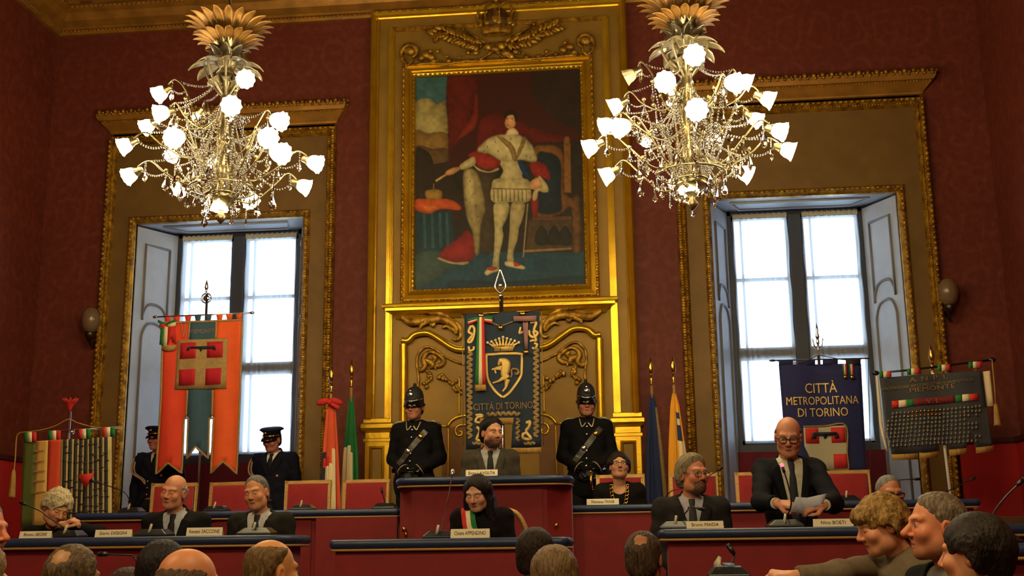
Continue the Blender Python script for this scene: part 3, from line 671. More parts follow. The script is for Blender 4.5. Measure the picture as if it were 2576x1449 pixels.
def gshape(c,P_,sm,fe,vo):
    area = np.ptp(P_[:,0])*np.ptp(P_[:,1])
    fe = fe or (16 if area > 60000 and sm else 5 if sm else 3.5); vo = vo if vo is not None else (.5 if sm else .1)
    i0,i1 = np.searchsorted(cys,[P_[:,1].min()-fe*2,P_[:,1].max()+fe*2]); j0,j1 = np.searchsorted(cxs,[P_[:,0].min()-fe*2,P_[:,0].max()+fe*2])
    if i1 <= i0 or j1 <= j0: return
    X,Y_ = gx_[i0:i1,j0:j1],gy_[i0:i1,j0:j1]; d = np.full(X.shape,1e9); ins = np.zeros(X.shape,bool)
    for k in range(len(P_)):
        (ax_,ay_),(bx_,by_) = P_[k],P_[(k+1)%len(P_)]; ex,ey = bx_-ax_,by_-ay_
        t = np.clip(((X-ax_)*ex+(Y_-ay_)*ey)/max(ex*ex+ey*ey,1e-9),0,1); d = np.minimum(d,(X-ax_-t*ex)**2+(Y_-ay_-t*ey)**2)
        if ey != 0: ins ^= ((ay_ > Y_) != (by_ > Y_)) & (X < ex*(Y_-ay_)/ey+ax_)
    d = np.sqrt(d)*np.where(ins,1,-1); al = np.clip(.5+d/fe,0,1); al = al*al*(3-2*al)
    dm = max(d.max(),1e-3); lit = np.clip((X-P_[:,0].min())/max(np.ptp(P_[:,0]),1),0,1)
    br = (1-vo)+vo*np.sqrt(np.clip(d/dm,0,1))*1.25-vo*.45*(lit-.35)+.30*NZ1[i0:i1,j0:j1]+.34*NZ2[i0:i1,j0:j1]
    colr = np.array(lin(c))[None,None]*np.clip(br,.2,1.5)[...,None]
    IMG[i0:i1,j0:j1] = IMG[i0:i1,j0:j1]*(1-al[...,None])+colr*al[...,None]
for q in LAY: gshape(*q)
IMG *= (1+.10*NZ1)[...,None]
cv = MB(); vs = [P(*pp((x,y))[0],YP) for y in cys for x in cxs]
cv.add(vs,[(i*GX_+j,i*GX_+j+1,(i+1)*GX_+j+1,(i+1)*GX_+j) for i in range(GY_-1) for j in range(GX_-1)])
cvo = cv.build('canvas', mat('oil_paint',attr='Col',rough=.5,spec=.3), port)
at = cvo.data.color_attributes.new('Col','FLOAT_COLOR','POINT')
if len(cvo.data.vertices) == GX_*GY_: at.data.foreach_set('color',np.concatenate([IMG.reshape(-1,3),np.ones((GX_*GY_,1))],1).astype(np.float32).ravel())
# ================================================================== CHANDELIERS
M_LAMP = mat('lit_flower_glass', (255,240,200), rough=.4, emis=(1.,.80,.42), estr=80.)
M_LAMPOFF = mat('unlit_flower_glass', (220,205,170), rough=.25, trans=.4)
M_CRYS = mat('cut_crystal', (250,246,236), rough=.02, trans=1., ior=1.52)
M_CHG = mat('chandelier_gilt_metal', (172,156,116), rough=.28, metal=.95, noise=.3, nscale=20)
M_CHLEAF = mat('gilt_palm_leaf', (138,98,42), rough=.45, metal=.6, noise=.3, nscale=25)
M_CHGREY = mat('smoky_glass_petal', (104,94,74), rough=.2, metal=.3, noise=.2, nscale=10)
MESHES = {}
def flower_mesh(name, m, r=.078):
    if name in MESHES: return MESHES[name]
    b = MB(); b.lathe([(.0,-.062),(.024,-.06),(.03,-.045),(.052,-.022),(.064,.008),(.064,.034),(.070,.052),(.080,.068),(.064,.066),(.03,.07),(0,.071)],(0,0,0),40,None,10,.07,5)
    o = b.build(name, m); me = o.data; bpy.data.objects.remove(o); MESHES[name] = me; return me
def drop_mesh():
    if 'drop' in MESHES: return MESHES['drop']
    b = MB(); b.lathe([(0,0),(.006,-.008),(.004,-.016),(.012,-.03),(.03,-.065),(.033,-.08),(.022,-.1),(0,-.118)],(0,0,0),7,None,smooth=False)
    o = b.build('crystal_drop', M_CRYS); me = o.data; bpy.data.objects.remove(o)
    for v in me.vertices: v.co.y *= .5
    MESHES['drop'] = me; return me
def leaf_mesh(name, L, wd, m):
    if name in MESHES: return MESHES[name]
    b = MB(); rows = []
    for i in range(9):
        t = i/8; w = wd*math.sin(PI*min(1,t*.92+.08))**.8; 
        x = L*t; z = L*.75*t-L*.35*t*t*t
        rows.append([Vector((x,-w*(1+.12*(i%2)),z+.02*L)),Vector((x,-w*.5,z)),Vector((x,0,z+.045*L*(1-t))),Vector((x,w*.5,z)),Vector((x,w*(1+.12*(i%2)),z+.02*L))])
    b.loops(rows, False)
    o = b.build(name, m); md = o.modifiers.new('s','SOLIDIFY'); md.thickness = .008
    dg = bpy.context.evaluated_depsgraph_get(); me = bpy.data.meshes.new_from_object(o.evaluated_get(dg)); bpy.data.objects.remove(o); me.name = name
    me.polygons.foreach_set('use_smooth',[True]*len(me.polygons)); MESHES[name] = me; return me
def put(name, me, M, parent):
    o = link(name, me, parent); o.matrix_basis = wm(parent).inverted()@M
    return o
def chandelier(axis_px, yc, bulbs, off, label, seed):
    """axis_px: pixel column of the axis at its middle; bulbs: (px,py,front depth offset)"""
    rnd = random.Random(seed)
    A = P(axis_px, yc, 9.0); ax, ay = A.x, 9.0
    dz = A.z-P(560,400,9.0).z if seed == 1 else A.z-P(1735,360,9.0).z
    zb = A.z   # middle height (about 4.49)
    root = empty('chandelier', (ax,ay,ZC), label, 'chandelier', 'crystal chandeliers')
    O = lambda r,a,z: Vector((ax+r*math.cos(a), ay+r*math.sin(a), zb+z))
    b = MB(); b.lathe([(.012,1.25),(.012,3.9)],(ax,ay,zb),10); b.lathe([(.0,3.70),(.14,3.72),(.16,3.82),(.14,3.9)],(ax,ay,zb),20); b.build('suspension_rod', M_CHG, root)
    b = MB(); b.lathe([(0,-.56),(.02,-.54),(.05,-.5),(.02,-.46),(.05,-.42),(.12,-.36),(.13,-.33),(.05,-.29),(.035,-.22),(.06,-.16),(.08,-.08),(.05,0),(.035,.06),(.055,.12),(.07,.2),(.045,.28),(.035,.36),(.06,.42),(.045,.5),(.035,.58),(.05,.66),(.085,.72),(.06,.76),(.045,.84),(.06,.92),(.12,1.0),(.17,1.04),(.18,1.06),(.12,1.10),(.05,1.2),(.02,1.3)],(ax,ay,zb),24); b.build('stem', M_CHG, root)
    # palm leaves of the crown: two rows
    for n,nm,L,wd,r0,z0 in ((20,'palm_leaf',.26,.045,.13,1.06),(18,'small_palm_leaf',.17,.036,.12,1.0)):
        me = leaf_mesh(nm, L, wd, M_CHLEAF)
        for k in range(n):
            a = 2*PI*(k+.5*(nm != 'palm_leaf'))/n
            put(nm, me, Matrix.Translation(O(r0,a,z0))@Matrix.Rotation(a,4,'Z')@Matrix.Rotation(-.12 if nm == 'palm_leaf' else .1,4,'Y'), root)
    me = leaf_mesh('glass_petal', .21, .05, M_CHGREY)
    for k in range(8):
        a = 2*PI*k/8+.2; put('glass_petal', me, Matrix.Translation(O(.05,a,.78))@Matrix.Rotation(a,4,'Z')@Matrix.Rotation(-.5,4,'Y'), root)
    me = leaf_mesh('hanging_glass_leaf', .24, .055, M_CHGREY)
    for k in range(9):
        a = 2*PI*k/9; put('hanging_glass_leaf', me, Matrix.Translation(O(.07,a,.84))@Matrix.Rotation(a,4,'Z')@Matrix.Rotation(.75,4,'Y'), root)
    for k in range(7):
        a = 2*PI*k/7+.5; c = O(.06,a,.64); b = MB(); b.tube(cat_rom([O(.03,a,.55),O(.12,a,.66),O(.19,a,.80),O(.15,a,.9)],5),[.012]*16,6,.8); b.lathe([(.012,0),(.02,.05),(.05,.1),(.055,.105),(0,.09)],O(.05,a,.62),10,(math.cos(a)*.6,math.sin(a)*.6,.6)); b.build('glass_scroll', M_CHGREY, root)
    me_f = flower_mesh('lamp_shade', M_LAMP); me_off = flower_mesh('unlit_lamp_shade', M_LAMPOFF); dme = drop_mesh()
    strands = MB(); strands.cur = 0
    def chain(a,c,sag,step=.022):
        a,c = Vector(a),Vector(c); L = (c-a).length*1.05; n = max(3,int(L/step))
        for i in range(n+1):
            t = i/n; p = a.lerp(c,t)-Vector((0,0,sag*4*t*(1-t))); strands.ell(p,(.0095,.0095,.011),None,5,3)
    hub = [-.30,-.12,.10,.38]
    for bi,bd in enumerate(bulbs):
        px,py,df = bd[:3]; big = bd[3] if len(bd) > 3 else 1.; lit = not (len(bd) > 4)
        p = P(px,py,9.0+df)
        r = math.hypot(p.x-ax,p.y-ay); a = math.atan2(p.y-ay,p.x-ax); z = p.z-zb
        zs = min(hub,key=lambda q: abs(q-(z-.06)))
        arm = MB()
        rad = Vector((math.cos(a),math.sin(a),0))
        axis = (rad*(1. if r > .12 else .15)+Vector((0,0,-.42 if r > .2 else -1.))).normalized()
        neck = p-axis*.06
        if r > .15:
            pts = [O(.05,a,zs),O(r*.35,a,min(zs,z)-.08),O(r*.62,a,z-.02),O(r*.8,a,z+.10),neck+Vector((0,0,.05))*.8,neck]
            arm.tube(cat_rom(pts,5),.007,7)
            for q in (.3,.6): 
                c = pts[1].lerp(pts[3],q); arm.ell(c,(.018,.018,.018),None,7,5)
        else:
            arm.tube([O(.0,a,z+.2),neck],.012,8)
        arm.lathe([(.016,-.10),(.028,-.085),(.03,-.06),(.04,-.045),(.042,-.035),(.02,-.03)],p,12,axis)
        ao = arm.build('arm', M_CHG, root)
        rot = axis.to_track_quat('Z','Y').to_matrix().to_4x4()
        so = put('lamp_shade' if lit else 'unlit_lamp_shade', me_f if lit else me_off, Matrix.Translation(p)@rot@Matrix.Rotation(bi*.7,4,'Z')@Matrix.Diagonal((big,big,big,1)), ao)
        if r > .15:
            for q,dl in ((.45,0),(.8,.0),(.62,.05)):
                c = pts[1].lerp(pts[3],(q-.35)/.45) if q < .8 else pts[3].lerp(pts[4],.4)
                if rnd.random() < .95:
                    s = rnd.uniform(.75,1.25); ln = rnd.uniform(.02,.09)
                    put('crystal_drop', dme, Matrix.Translation(c-Vector((0,0,ln)))@Matrix.Rotation(rnd.uniform(0,3),4,'Z')@Matrix.Diagonal((s,s,s,1)), root)
                    chain(c,c-Vector((0,0,ln)),0,.018)
            chain(O(.06,a,zs+.3),pts[3],.05); chain(pts[2],pts[4],.05)
            chain(O(.1,a+.2,-.34),pts[2],.06)
    for rr,zz,n,s in ((.13,-.34,8,1.1),(.27,-.30,10,.9),(.42,-.22,12,1.05),(.2,-.46,5,.8)):
        for k in range(n):
            a = 2*PI*(k+rnd.random()*.6)/n; c = O(rr,a,zz+rnd.uniform(-.03,.05)); sc = s*rnd.uniform(.7,1.2)
            put('crystal_drop', dme, Matrix.Translation(c)@Matrix.Rotation(rnd.uniform(0,3),4,'Z')@Matrix.Diagonal((sc,sc,sc,1)), root)
            chain(c,c+Vector((0,0,.06)),0,.018)
            if k%2: chain(O(.05,a,zz+.35),c+Vector((0,0,.06)),.04)
    for k in range(16):     # rosettes and bead festoons round the stem
        a = 2*PI*k/16; zr = rnd.choice((.30,.22,-.05,.12))
        c = O(.17+.08*rnd.random(),a,zr)
        for j in range(7): strands.ell(c+Vector((rnd.uniform(-.03,.03),rnd.uniform(-.03,.03),rnd.uniform(-.03,.03))),(.018,.018,.018),None,6,4)
        chain(O(.06,a,.45),c,.03); chain(c,O(.12,a+.3,-.3),.05)
    so = strands.build('bead_strands', M_CRYS, root); so['kind'] = 'stuff'
    # openwork ring that carries the low drops
    b = MB(); b.tube([O(.27,2*PI*k/32,-.26) for k in range(33)],.009,6); b.tube([O(.13,2*PI*k/24,-.31) for k in range(25)],.012,6)
    for k in range(6): b.tube(cat_rom([O(.05,2*PI*k/6,-.2),O(.18,2*PI*k/6,-.16),O(.27,2*PI*k/6,-.26)],4),.008,6)
    b.build('ring', M_CHG, root)
    return root
F_, B_ = -1, 1
chandelier(562,400,[(408,232,.12,.95),(411,283,-.3,.95),(375,315,.1,.9),(320,364,-.05,.95),(332,438,.1,.95),(447,345,-.58,1.05),(580,265,-.48,1.0),(612,198,-.35,.95),(695,302,-.2,1.0),(667,345,-.58,1.05),(697,383,-.35,1.1),(787,408,-.05,.95),(760,467,.12,.9),(457,470,.35,.9),(552,507,-.02,1.0),(625,496,.45,1.0),(541,403,.62,.75),(503,290,.45,.7),(437,385,.5,.85)],0,'crystal chandelier hanging in front of the left window, beside the portrait',1)
chandelier(1735,360,[(1743,139,-.35,1.05),(1680,205,-.42,1.05),(1840,208,-.4,1.0),(1872,203,.0,.9),(1553,264,.1,.95),(1750,275,-.55,1.05),(1926,247,.1,.95),(1530,313,-.15,.9),(1570,318,-.4,1.0),(1490,368,-.05,.95),(1897,298,.2,.85),(1955,328,-.2,.95),(1977,376,-.05,.95),(1533,438,.12,.95),(1870,434,.1,.95),(1733,462,-.02,1.05),(1706,452,.4,.9),(1792,345,.6,.75),(1697,248,.45,.75),(1628,349,.6,.7),(1588,188,.1,.85,0)],0,'crystal chandelier hanging to the right of the portrait, one lamp unlit',2)
# ================================================================== BANNERS AND FLAGS
def C(n,rgb,**k): return mat(n,rgb,rough=k.pop('rough',.8),**k)
F_OR = C('orange_banner_cloth',(236,92,34),noise=.12,nscale=5); F_ORR = C('red_orange_banner_cloth',(226,66,34),noise=.1,nscale=5)
F_TEAL = C('slate_blue_cloth',(52,84,106),noise=.15,nscale=6); F_TAN = C('tan_gold_braid',(168,136,84),noise=.2,nscale=30)
F_RED = C('red_cloth',(190,26,40)); F_NAVY = C('navy_cloth',(26,28,44)); F_GREEN = C('green_cloth',(24,112,52)); F_CREAM = C('cream_cloth',(226,206,164)); F_RED2 = C('flag_red_cloth',(196,40,34))
F_DBLUE = C('deep_blue_velvet',(20,26,84),noise=.2,nscale=4,sheen=.1); F_TBLUE = C('dark_blue_brocade',(26,42,62),noise=.2,nscale=5)
F_GOLDT = C('gold_embroidery',(216,180,100),rough=.5,metal=.35,bump=.3,bscale=150); F_GOLDD = C('dull_gold_embroidery',(150,122,72),rough=.6,metal=.2,noise=.3,nscale=50)
F_GREY = C('charcoal_grey_cloth',(58,60,66),noise=.15,nscale=6); F_BLK = C('black_stripe_cloth',(44,38,34)); F_OLIVE = C('olive_green_cloth',(84,94,34),noise=.15,nscale=5)
F_PINK = C('mauve_ribbon',(146,104,100)); F_BROWNR = C('dark_red_cloth',(112,28,30)); F_FRINGE = C('gold_fringe',(176,132,58),noise=.4,nscale=120,stretch=(1,1,.05))
F_YEL = C('yellow_flag_cloth',(236,164,36)); F_EU = C('eu_blue_cloth',(30,44,92),noise=.2,nscale=5)
def spear(mb, p, s=1., loop=False):
    """spearhead finial standing on p"""
    if loop:
        for sg in (-1,1): mb.tube(cat_rom([p,p+Vector((sg*.055,0,.06))*s,p+Vector((sg*.045,0,.13))*s,p+Vector((0,0,.27))*s],6),.011*s,8)
        mb.ell(p+Vector((0,0,.09*s)),(.022*s,.012*s,.03*s))
    else:
        mb.lathe([(.0,0),(.022*s,.01*s),(.012*s,.03*s),(.024*s,.05*s),(.034*s,.085*s),(.022*s,.15*s),(0,.23*s)],p,10)
    mb.lathe([(.012*s,-.10*s),(.02*s,-.08*s),(.012*s,-.05*s),(.022*s,-.02*s),(.012*s,0)],p,10)
def pole(mb, a, z0, r=.014): mb.tube([Vector((a.x,a.y,z0)),a],r,10)
def base(mb, x,y,z): mb.lathe([(.17,0),(.17,.02),(.05,.05),(.025,.12),(.022,.3)],(x,y,z),24)
# ---------- orange banner (left window)
Y1 = 11.95
po = pix(380,700,2.842)
top = P(521,775,Y1); r1 = empty('orange_banner',(top.x,Y1+.03,.88),'orange and blue banner with red cross shield before the left window','banner')
wv = lambda x,z: .022*math.sin(x*23+z*1.1)*min(1,max(0,(3.9-z)*.8))
b = MB(); q = P(521,740,Y1+.03); pole(b,q,.88); base(b,q.x,q.y,.88); b.build('pole', M_SILVER, r1)
b = MB(); spear(b,P(519,735,Y1+.03),.62)
c = P(519,750,Y1+.03); b.tube([c+Vector((.052*math.cos(2*PI*k/20),0,.052*math.sin(2*PI*k/20))) for k in range(21)],.008,6); b.ell(c,(.036,.012,.036)); b.build('finial', M_SILVER, r1)
b = MB(); b.tube([P(*po((30,277))[0],Y1),P(*po((720,247))[0],Y1)],.008,8)
for e in ((30,277),(720,247)): b.ell(P(*po(e)[0],Y1),(.03,.012,.015))
b.build('crossbar', M_SILVER, r1)
cloth('side_panel', po((88,325),(255,312),(278,312),(268,800),(255,990),(232,1000),(215,1395),(130,1322),(30,1400),(70,860)), Y1, F_ORR, r1, 0, wv)
cloth('side_panel', po((470,308),(655,300),(640,800),(610,1400),(520,1312),(425,1395),(450,1000),(435,985),(445,800)), Y1, F_OR, r1, 0, wv)
cloth('middle_panel', po((278,312),(470,308),(445,800),(435,990),(412,1000),(405,1290),(325,1205),(255,1290),(265,1000),(255,985),(262,800)), Y1, F_TEAL, r1, .003, wv)
for k,(xx,mm) in enumerate(((100,F_ORR),(165,F_ORR),(245,F_ORR),(315,F_TEAL),(390,F_TEAL),(470,F_OR),(540,F_OR),(610,F_OR))):
    y0 = 272-xx*.035; cloth('hanging_tab', po((xx-4,y0),(xx+46,y0-2),(xx+36,y0+50),(xx+6,y0+51)), Y1, mm, r1, .002, None, grid=False)
for pts in (((88,325),(70,860),(30,1400),(130,1322),(215,1395),(232,1000),(268,1000),(255,1290),(325,1205),(405,1290),(412,1000),(450,1000),(425,1395),(520,1312),(610,1400),(640,800),(655,300)),((90,322),(280,312),(470,306),(655,298)),((278,316),(268,430)),((468,312),(465,430)),((262,800),(250,990)),((442,800),(436,985))):
    b = MB(); w = [P(*q,Y1) for q in po(*pts)]; w2 = []
    for i in range(len(w)-1):
        for t in np.linspace(0,1,9)[:-1]: w2.append(w[i].lerp(w[i+1],t))
    w2.append(w[-1]); w2 = [v+Vector((0,wv(v.x,v.z)-.008,0)) for v in w2]
    b.tube(w2,.012,6,.4); b.build('braid', F_TAN, r1)
em = cloth('shield', po((195,445),(550,430),(540,790),(172,795)), Y1, F_TAN, r1, .014, wv)
for q in (((214,465),(328,460),(326,575),(208,578)),((405,458),(520,454),(518,568),(402,570)),((203,654),(324,652),(320,765),(200,770)),((394,648),(510,644),(504,760),(388,764))): cloth('red_quarter', po(*q), Y1, F_RED, em, .02, wv)
for q in (((278,493),(455,486),(458,503),(276,508)),((265,498),(292,494),(282,518),(260,524)),((350,498),(376,497),(366,524),(358,524)),((440,488),(466,490),(472,514),(452,518))): cloth('blue_label', po(*q), Y1, F_NAVY, em, .027, wv, grid=False)
text('lettering','PIEMONTE',po((370,393))[0],Y1,10,F_GOLDD,r1,.012,wv,sx=.9)
bw = MB()
rb = empty('tricolour_bow', P(*po((120,340))[0],Y1-.03),None,None); rb.parent = r1; rb.matrix_parent_inverse = wm(r1).inverted()
for pts,mm,nm in ((((60,300),(110,325),(105,345),(55,320)),F_GREEN,'bow_loop'),(((175,298),(120,325),(125,345),(185,318)),F_GREEN,'bow_loop'),(((70,330),(115,335),(110,360),(66,350)),F_RED2,'bow_loop'),(((125,335),(185,318),(186,345),(130,352)),F_CREAM,'bow_loop'),(((78,360),(104,350),(92,480),(68,480)),F_GREEN,'bow_tail'),(((104,350),(130,350),(122,490),(94,482)),F_CREAM,'bow_tail'),(((130,345),(176,345),(190,470),(160,455),(150,420),(124,482)),F_RED2,'bow_tail'),(((82,486),(190,482),(180,515),(130,526),(86,512)),F_TAN,'bow_fringe')):
    cloth(nm, po(*pts), Y1, mm, rb, .03+.004*random.random(), None, grid=False)
b = MB(); b.tube(cat_rom([P(*q,Y1-.02) for q in po((215,315),(225,380),(232,420),(240,380),(245,312))],4),.005,6); b.build('cord', F_TAN, r1)
# ---------- city banner (centre)
Y2 = 11.2
pc = pix(1160,770,3.814)
r2 = empty('city_banner',(P(1261,800,Y2).x,Y2+.03,.88),'dark blue city banner with golden bull shield hanging under the portrait','banner')
wv2 = lambda x,z: .016*math.sin(x*19+2)+.008*math.sin(x*41)
b = MB(); q = P(1261,745,Y2+.03); pole(b,q,.88,.02); base(b,q.x,q.y,.88); b.build('pole', M_SILVER, r2)
b = MB(); spear(b,P(1259,738,Y2+.03),.92,True); b.build('finial', M_SILVER, r2)
b = MB(); b.tube([P(*pc((5,80))[0],Y2),P(*pc((775,42))[0],Y2)],.008,8); b.build('crossbar', M_BRASS, r2)
cloth('banner_cloth', pc((30,78),(750,42),(770,1355),(482,1362),(498,1080),(180,1085),(190,1385),(48,1385)), Y2, F_TBLUE, r2, 0, wv2)
cloth('fringe', pc((482,1362),(770,1355),(768,1412),(478,1420)), Y2, F_FRINGE, r2, .002, wv2); cloth('fringe', pc((48,1385),(190,1385),(190,1440),(50,1440)), Y2, F_FRINGE, r2, .002, wv2); cloth('fringe', pc((180,1078),(505,1072),(500,1135),(180,1140)), Y2, F_FRINGE, r2, .004, wv2)
def emb(name, paths, m, Y, w, parent, px_, off=.006, r=.008):
    b = MB()
    for pts,rr in paths:
        wd = [P(*q,Y) for q in px_(*pts)]; wd = cat_rom(wd,5) if len(wd) > 2 else [wd[0].lerp(wd[1],t) for t in np.linspace(0,1,8)]
        wd = [v+Vector((0,w(v.x,v.z)-off,0)) for v in wd]
        if isinstance(rr,(list,tuple)): rr = list(np.interp(np.linspace(0,len(rr)-1,len(wd)),range(len(rr)),rr))
        b.tube(wd,rr,7,.35)
    return b.build(name, m, parent)
for sc_ in [([(85+(18 if k%2 else -18)*(1 if True else 0),440+k*26) for k in range(33)],.016),([(720+(18 if k%2 else -18),400+k*26) for k in range(34)],.016),([(600+k*22,1318+(8 if k%2 else -8)) for k in range(6)],.014),([(545+(12 if k%2 else -12),1080+k*24) for k in range(10)],.013),([(110+k*20,1318+(8 if k%2 else -8)) for k in range(5)],.014),([(250+k*26,1035+(12 if k%2 else -12)) for k in range(13)],.016)]: emb('scroll_border',[sc_],F_GOLDD,Y2,wv2,r2,pc)
for sc_ in [([(100,190),(75,250),(110,280),(70,340),(95,350),(120,300),(130,220),(100,190)],.014),([(75,390),(85,430),(120,420),(125,390)],.012),([(660,160),(720,160),(700,230),(735,260),(700,300),(660,280),(650,230)],.014),([(690,240),(720,330),(690,330),(660,340)],.012),([(570,200),(560,260),(590,240)],.012),([(680,400),(710,410),(730,370),(700,360)],.012),([(620,1120),(660,1110),(650,1160),(620,1200),(670,1270),(600,1270),(590,1230),(620,1215)],.016),([(140,1050),(190,1045),(205,1060),(160,1070),(140,1110),(180,1120)],.013),([(150,1160),(180,1200),(150,1280),(190,1290)],.014)]: emb('corner_scroll',[sc_],F_GOLDT,Y2,wv2,r2,pc)
emb('shield_outline',[([(400,880),(330,820),(270,735),(248,660),(243,560),(243,480),(255,465),(400,460),(565,460),(582,480),(580,600),(572,670),(530,750),(470,830),(403,882)],.014)],F_GOLDT,Y2,wv2,r2,pc,.008)
bl = emb('bull',[([(380,545),(400,535),(430,560),(425,620),(420,660),(440,700)],[.018,.034,.05,.046,.038,.036]),([(405,535),(385,528),(370,550),(362,572)],[.024,.026,.018,.01]),([(372,520),(362,510)],[.006,.003]),([(410,590),(370,592),(330,596),(325,620),(335,645)],[.022,.014,.01,.008,.009]),([(405,610),(350,605),(308,602),(295,612)],[.018,.012,.009,.008]),([(440,700),(410,695),(370,720),(320,732),(303,738)],[.034,.026,.014,.01,.009]),([(450,705),(440,740),(432,780),(415,805),(402,822)],[.03,.022,.013,.01,.009])],F_GOLDT,Y2,wv2,r2,pc,.012)
emb('bull_tail',[([(478,690),(490,660),(485,620),(510,605),(545,615),(550,640),(530,660),(520,640)],[.006,.01,.009,.009,.012,.016,.012,.006])],F_GOLDD,Y2,wv2,bl,pc,.01)
cr = cloth('coronet', pc((320,435),(500,435),(500,400),(525,378),(290,378),(312,400)), Y2, F_GOLDT, r2, .012, wv2, .05, .008, False)
for k in range(9):
    t = (k-4)/4; xa = 405+t*95; xb = 405+t*150; ya = 385; yb = 305+abs(t)*48
    emb('coronet_point',[([(xa,ya),((xa+xb)/2,(ya+yb)/2),(xb,yb)],[.016,.009,.012])],F_GOLDT,Y2,wv2,cr,pc,.016)
    b = MB(); v = P(*pc((xb,yb))[0],Y2); b.ell(v+Vector((0,wv2(v.x,v.z)-.02,0)),(.014,.012,.014)); b.build('coronet_pearl', F_CREAM, cr)
text('lettering','CITTÀ DI TORINO',pc((405,992))[0],Y2,17,F_GOLDD,r2,.012,wv2,sx=.74,rot=-.02)
for sg in (0,1):
    pts = (((70,135),(165,110),(165,150),(70,190)) if not sg else ((210,110),(300,100),(300,172),(210,150)))
    bwo = cloth('bow_loop', pc(*pts), Y2, F_CREAM, r2, .024, wv2, grid=False)
    (x0,y0),(x1,y1),(x2,y2),(x3,y3) = pts
    cloth('green_edge', pc((x0,y0),(x1,y1),(x1,y1+(y2-y1)*.35),(x0,y0+(y3-y0)*.35)), Y2, F_GREEN, bwo, .03, wv2, grid=False); cloth('red_edge', pc((x0,y0+(y3-y0)*.68),(x1,y1+(y2-y1)*.68),(x2,y2),(x3,y3)), Y2, F_RED2, bwo, .03, wv2, grid=False)
for x0,x1,x2,x3,mm in ((160,180,172,140,F_GREEN),(178,204,208,170,F_CREAM),(202,225,240,205,F_RED2)): cloth('tricolour_ribbon', pc((x0,115),(x1,112),(x3+(x2-x3),760),(x3,762)) if False else pc((x0,115),(x1,112),(x2,758),(x3,760)), Y2, mm, r2, .03, wv2)
cloth('ribbon_fringe', pc((138,762),(242,758),(246,815),(140,822)), Y2, F_FRINGE, r2, .032, wv2)
cloth('mauve_bow', pc((505,105),(725,98),(722,150),(508,152)), Y2, F_PINK, r2, .022, wv2, grid=False); cloth('mauve_ribbon', pc((590,150),(645,150),(640,415),(612,415)), Y2, F_PINK, r2, .026, wv2)
b = MB()
for x,y in ((628,448),(382,213)): 
    v = P(*pc((x,y))[0],Y2); b.lathe([(0,-.012),(.024,-.01),(.026,0),(.024,.004),(0,.006)],v+Vector((0,-.035,0)),14,(0,1,0))
b.build('medal', M_BRASS, r2)
for x,ya,yb in ((190,70,110),(590,55,90)):
    b = MB(); v = P(*pc((x,(ya+yb)/2))[0],Y2-.03); b.ell(v,(.03,.012,.022)); b.build('bow_clasp', M_BRASS, r2)
emb('garland',[([(300,160),(340,180),(382,195),(430,180),(500,155)],.006)],F_GOLDD,Y2,wv2,r2,pc,.02)
for sg,(xa,xb) in enumerate(((12,22),(772,790))):
    b = MB(); b.tube([P(*pc((xa,80-sg*38))[0],Y2),P(*pc((xb,1340))[0],Y2)],.005,6); b.build('side_cord', F_GOLDD, r2)
# ---------- metropolitan banner (right window)
Y3 = 11.9
pm = pix(1860,780,3.149)
r3 = empty('metropolitan_banner',(P(2060,905,Y3).x,Y3+.03,.88),'navy velvet banner with gold lettering and shield before the right window','banner')
wv3 = lambda x,z: .012*math.sin(x*14+1)*min(1,max(0,(3.9-z)))
b = MB(); q = P(2059,895,Y3+.03); pole(b,q,.88); base(b,q.x,q.y,.88); b.build('pole', M_SILVER, r3)
b = MB(); p0 = P(2058,872,Y3+.03); spear(b,p0,.5); b.tube(cat_rom([p0+Vector((-.05,0,.08)),p0+Vector((-.03,0,-.0)),p0+Vector((.03,0,0)),p0+Vector((.05,0,.08))],5),.007,6); b.lathe([(.014,.08),(.02,.1),(.008,.15),(.012,.17),(0,.25)],p0,8); b.build('finial', M_SILVER, r3)
b = MB(); b.tube([P(*pm((255,400))[0],Y3),P(*pm((1030,382))[0],Y3)],.007,8); b.ell(P(*pm((262,400))[0],Y3),(.035,.01,.012)); b.build('crossbar', M_GREYP, r3)
b = MB(); b.tube(cat_rom([P(*pm(q)[0],Y3-.01) for q in ((300,404),(450,420),(550,395),(625,360),(720,375),(850,395),(1000,384))],5),.004,6); b.tube([P(*pm((1020,382))[0],Y3),P(*pm((1040,1300))[0],Y3)],.004,6); b.build('cord', F_GREY, r3)
cloth('banner_cloth', pm((312,432),(965,425),(1010,1302),(380,1320),(345,850)), Y3, F_DBLUE, r3, 0, wv3)
for x0,x1 in ((312,425),(465,600),(660,780),(842,960)): cloth('hanging_tab', pm((x0,402-x0*.02),(x1,400-x1*.02),(x1,436),(x0,436)), Y3, F_DBLUE if x0 < 800 else F_NAVY, r3, .002, None, grid=False)
for t,x,y,s in (('CITTÀ',645,655,24),('METROPOLITANA',655,748,20),('DI TORINO',660,843,21)): text('lettering',t,pm((x,y))[0],Y3,s,F_GOLDT,r3,.012,wv3,sx=.76 if len(t) > 9 else .8)
for x in (832,886):
    for k,mm in enumerate((F_GREEN,F_CREAM,F_RED2)): cloth('medal_ribbon', pm((x-22+k*12,430),(x-10+k*12,430),(x-2+k*9,522),(x-11+k*9,522)), Y3, mm, r3, .012+.001*k, wv3, grid=False)
    b = MB(); v = P(*pm((x+7,533))[0],Y3); b.lathe([(0,-.01),(.022,-.008),(.022,.004),(0,.005)],v+Vector((0,-.02,0)),14,(0,1,0)); b.build('medal', M_BRASS, r3)
sh = cloth('shield', pm((503,925),(838,915),(850,1140),(862,1240),(850,1268),(800,1275),(720,1272),(640,1240),(560,1180),(512,1080)), Y3, C('silver_grey_cloth',(168,158,132)), r3, .012, wv3)
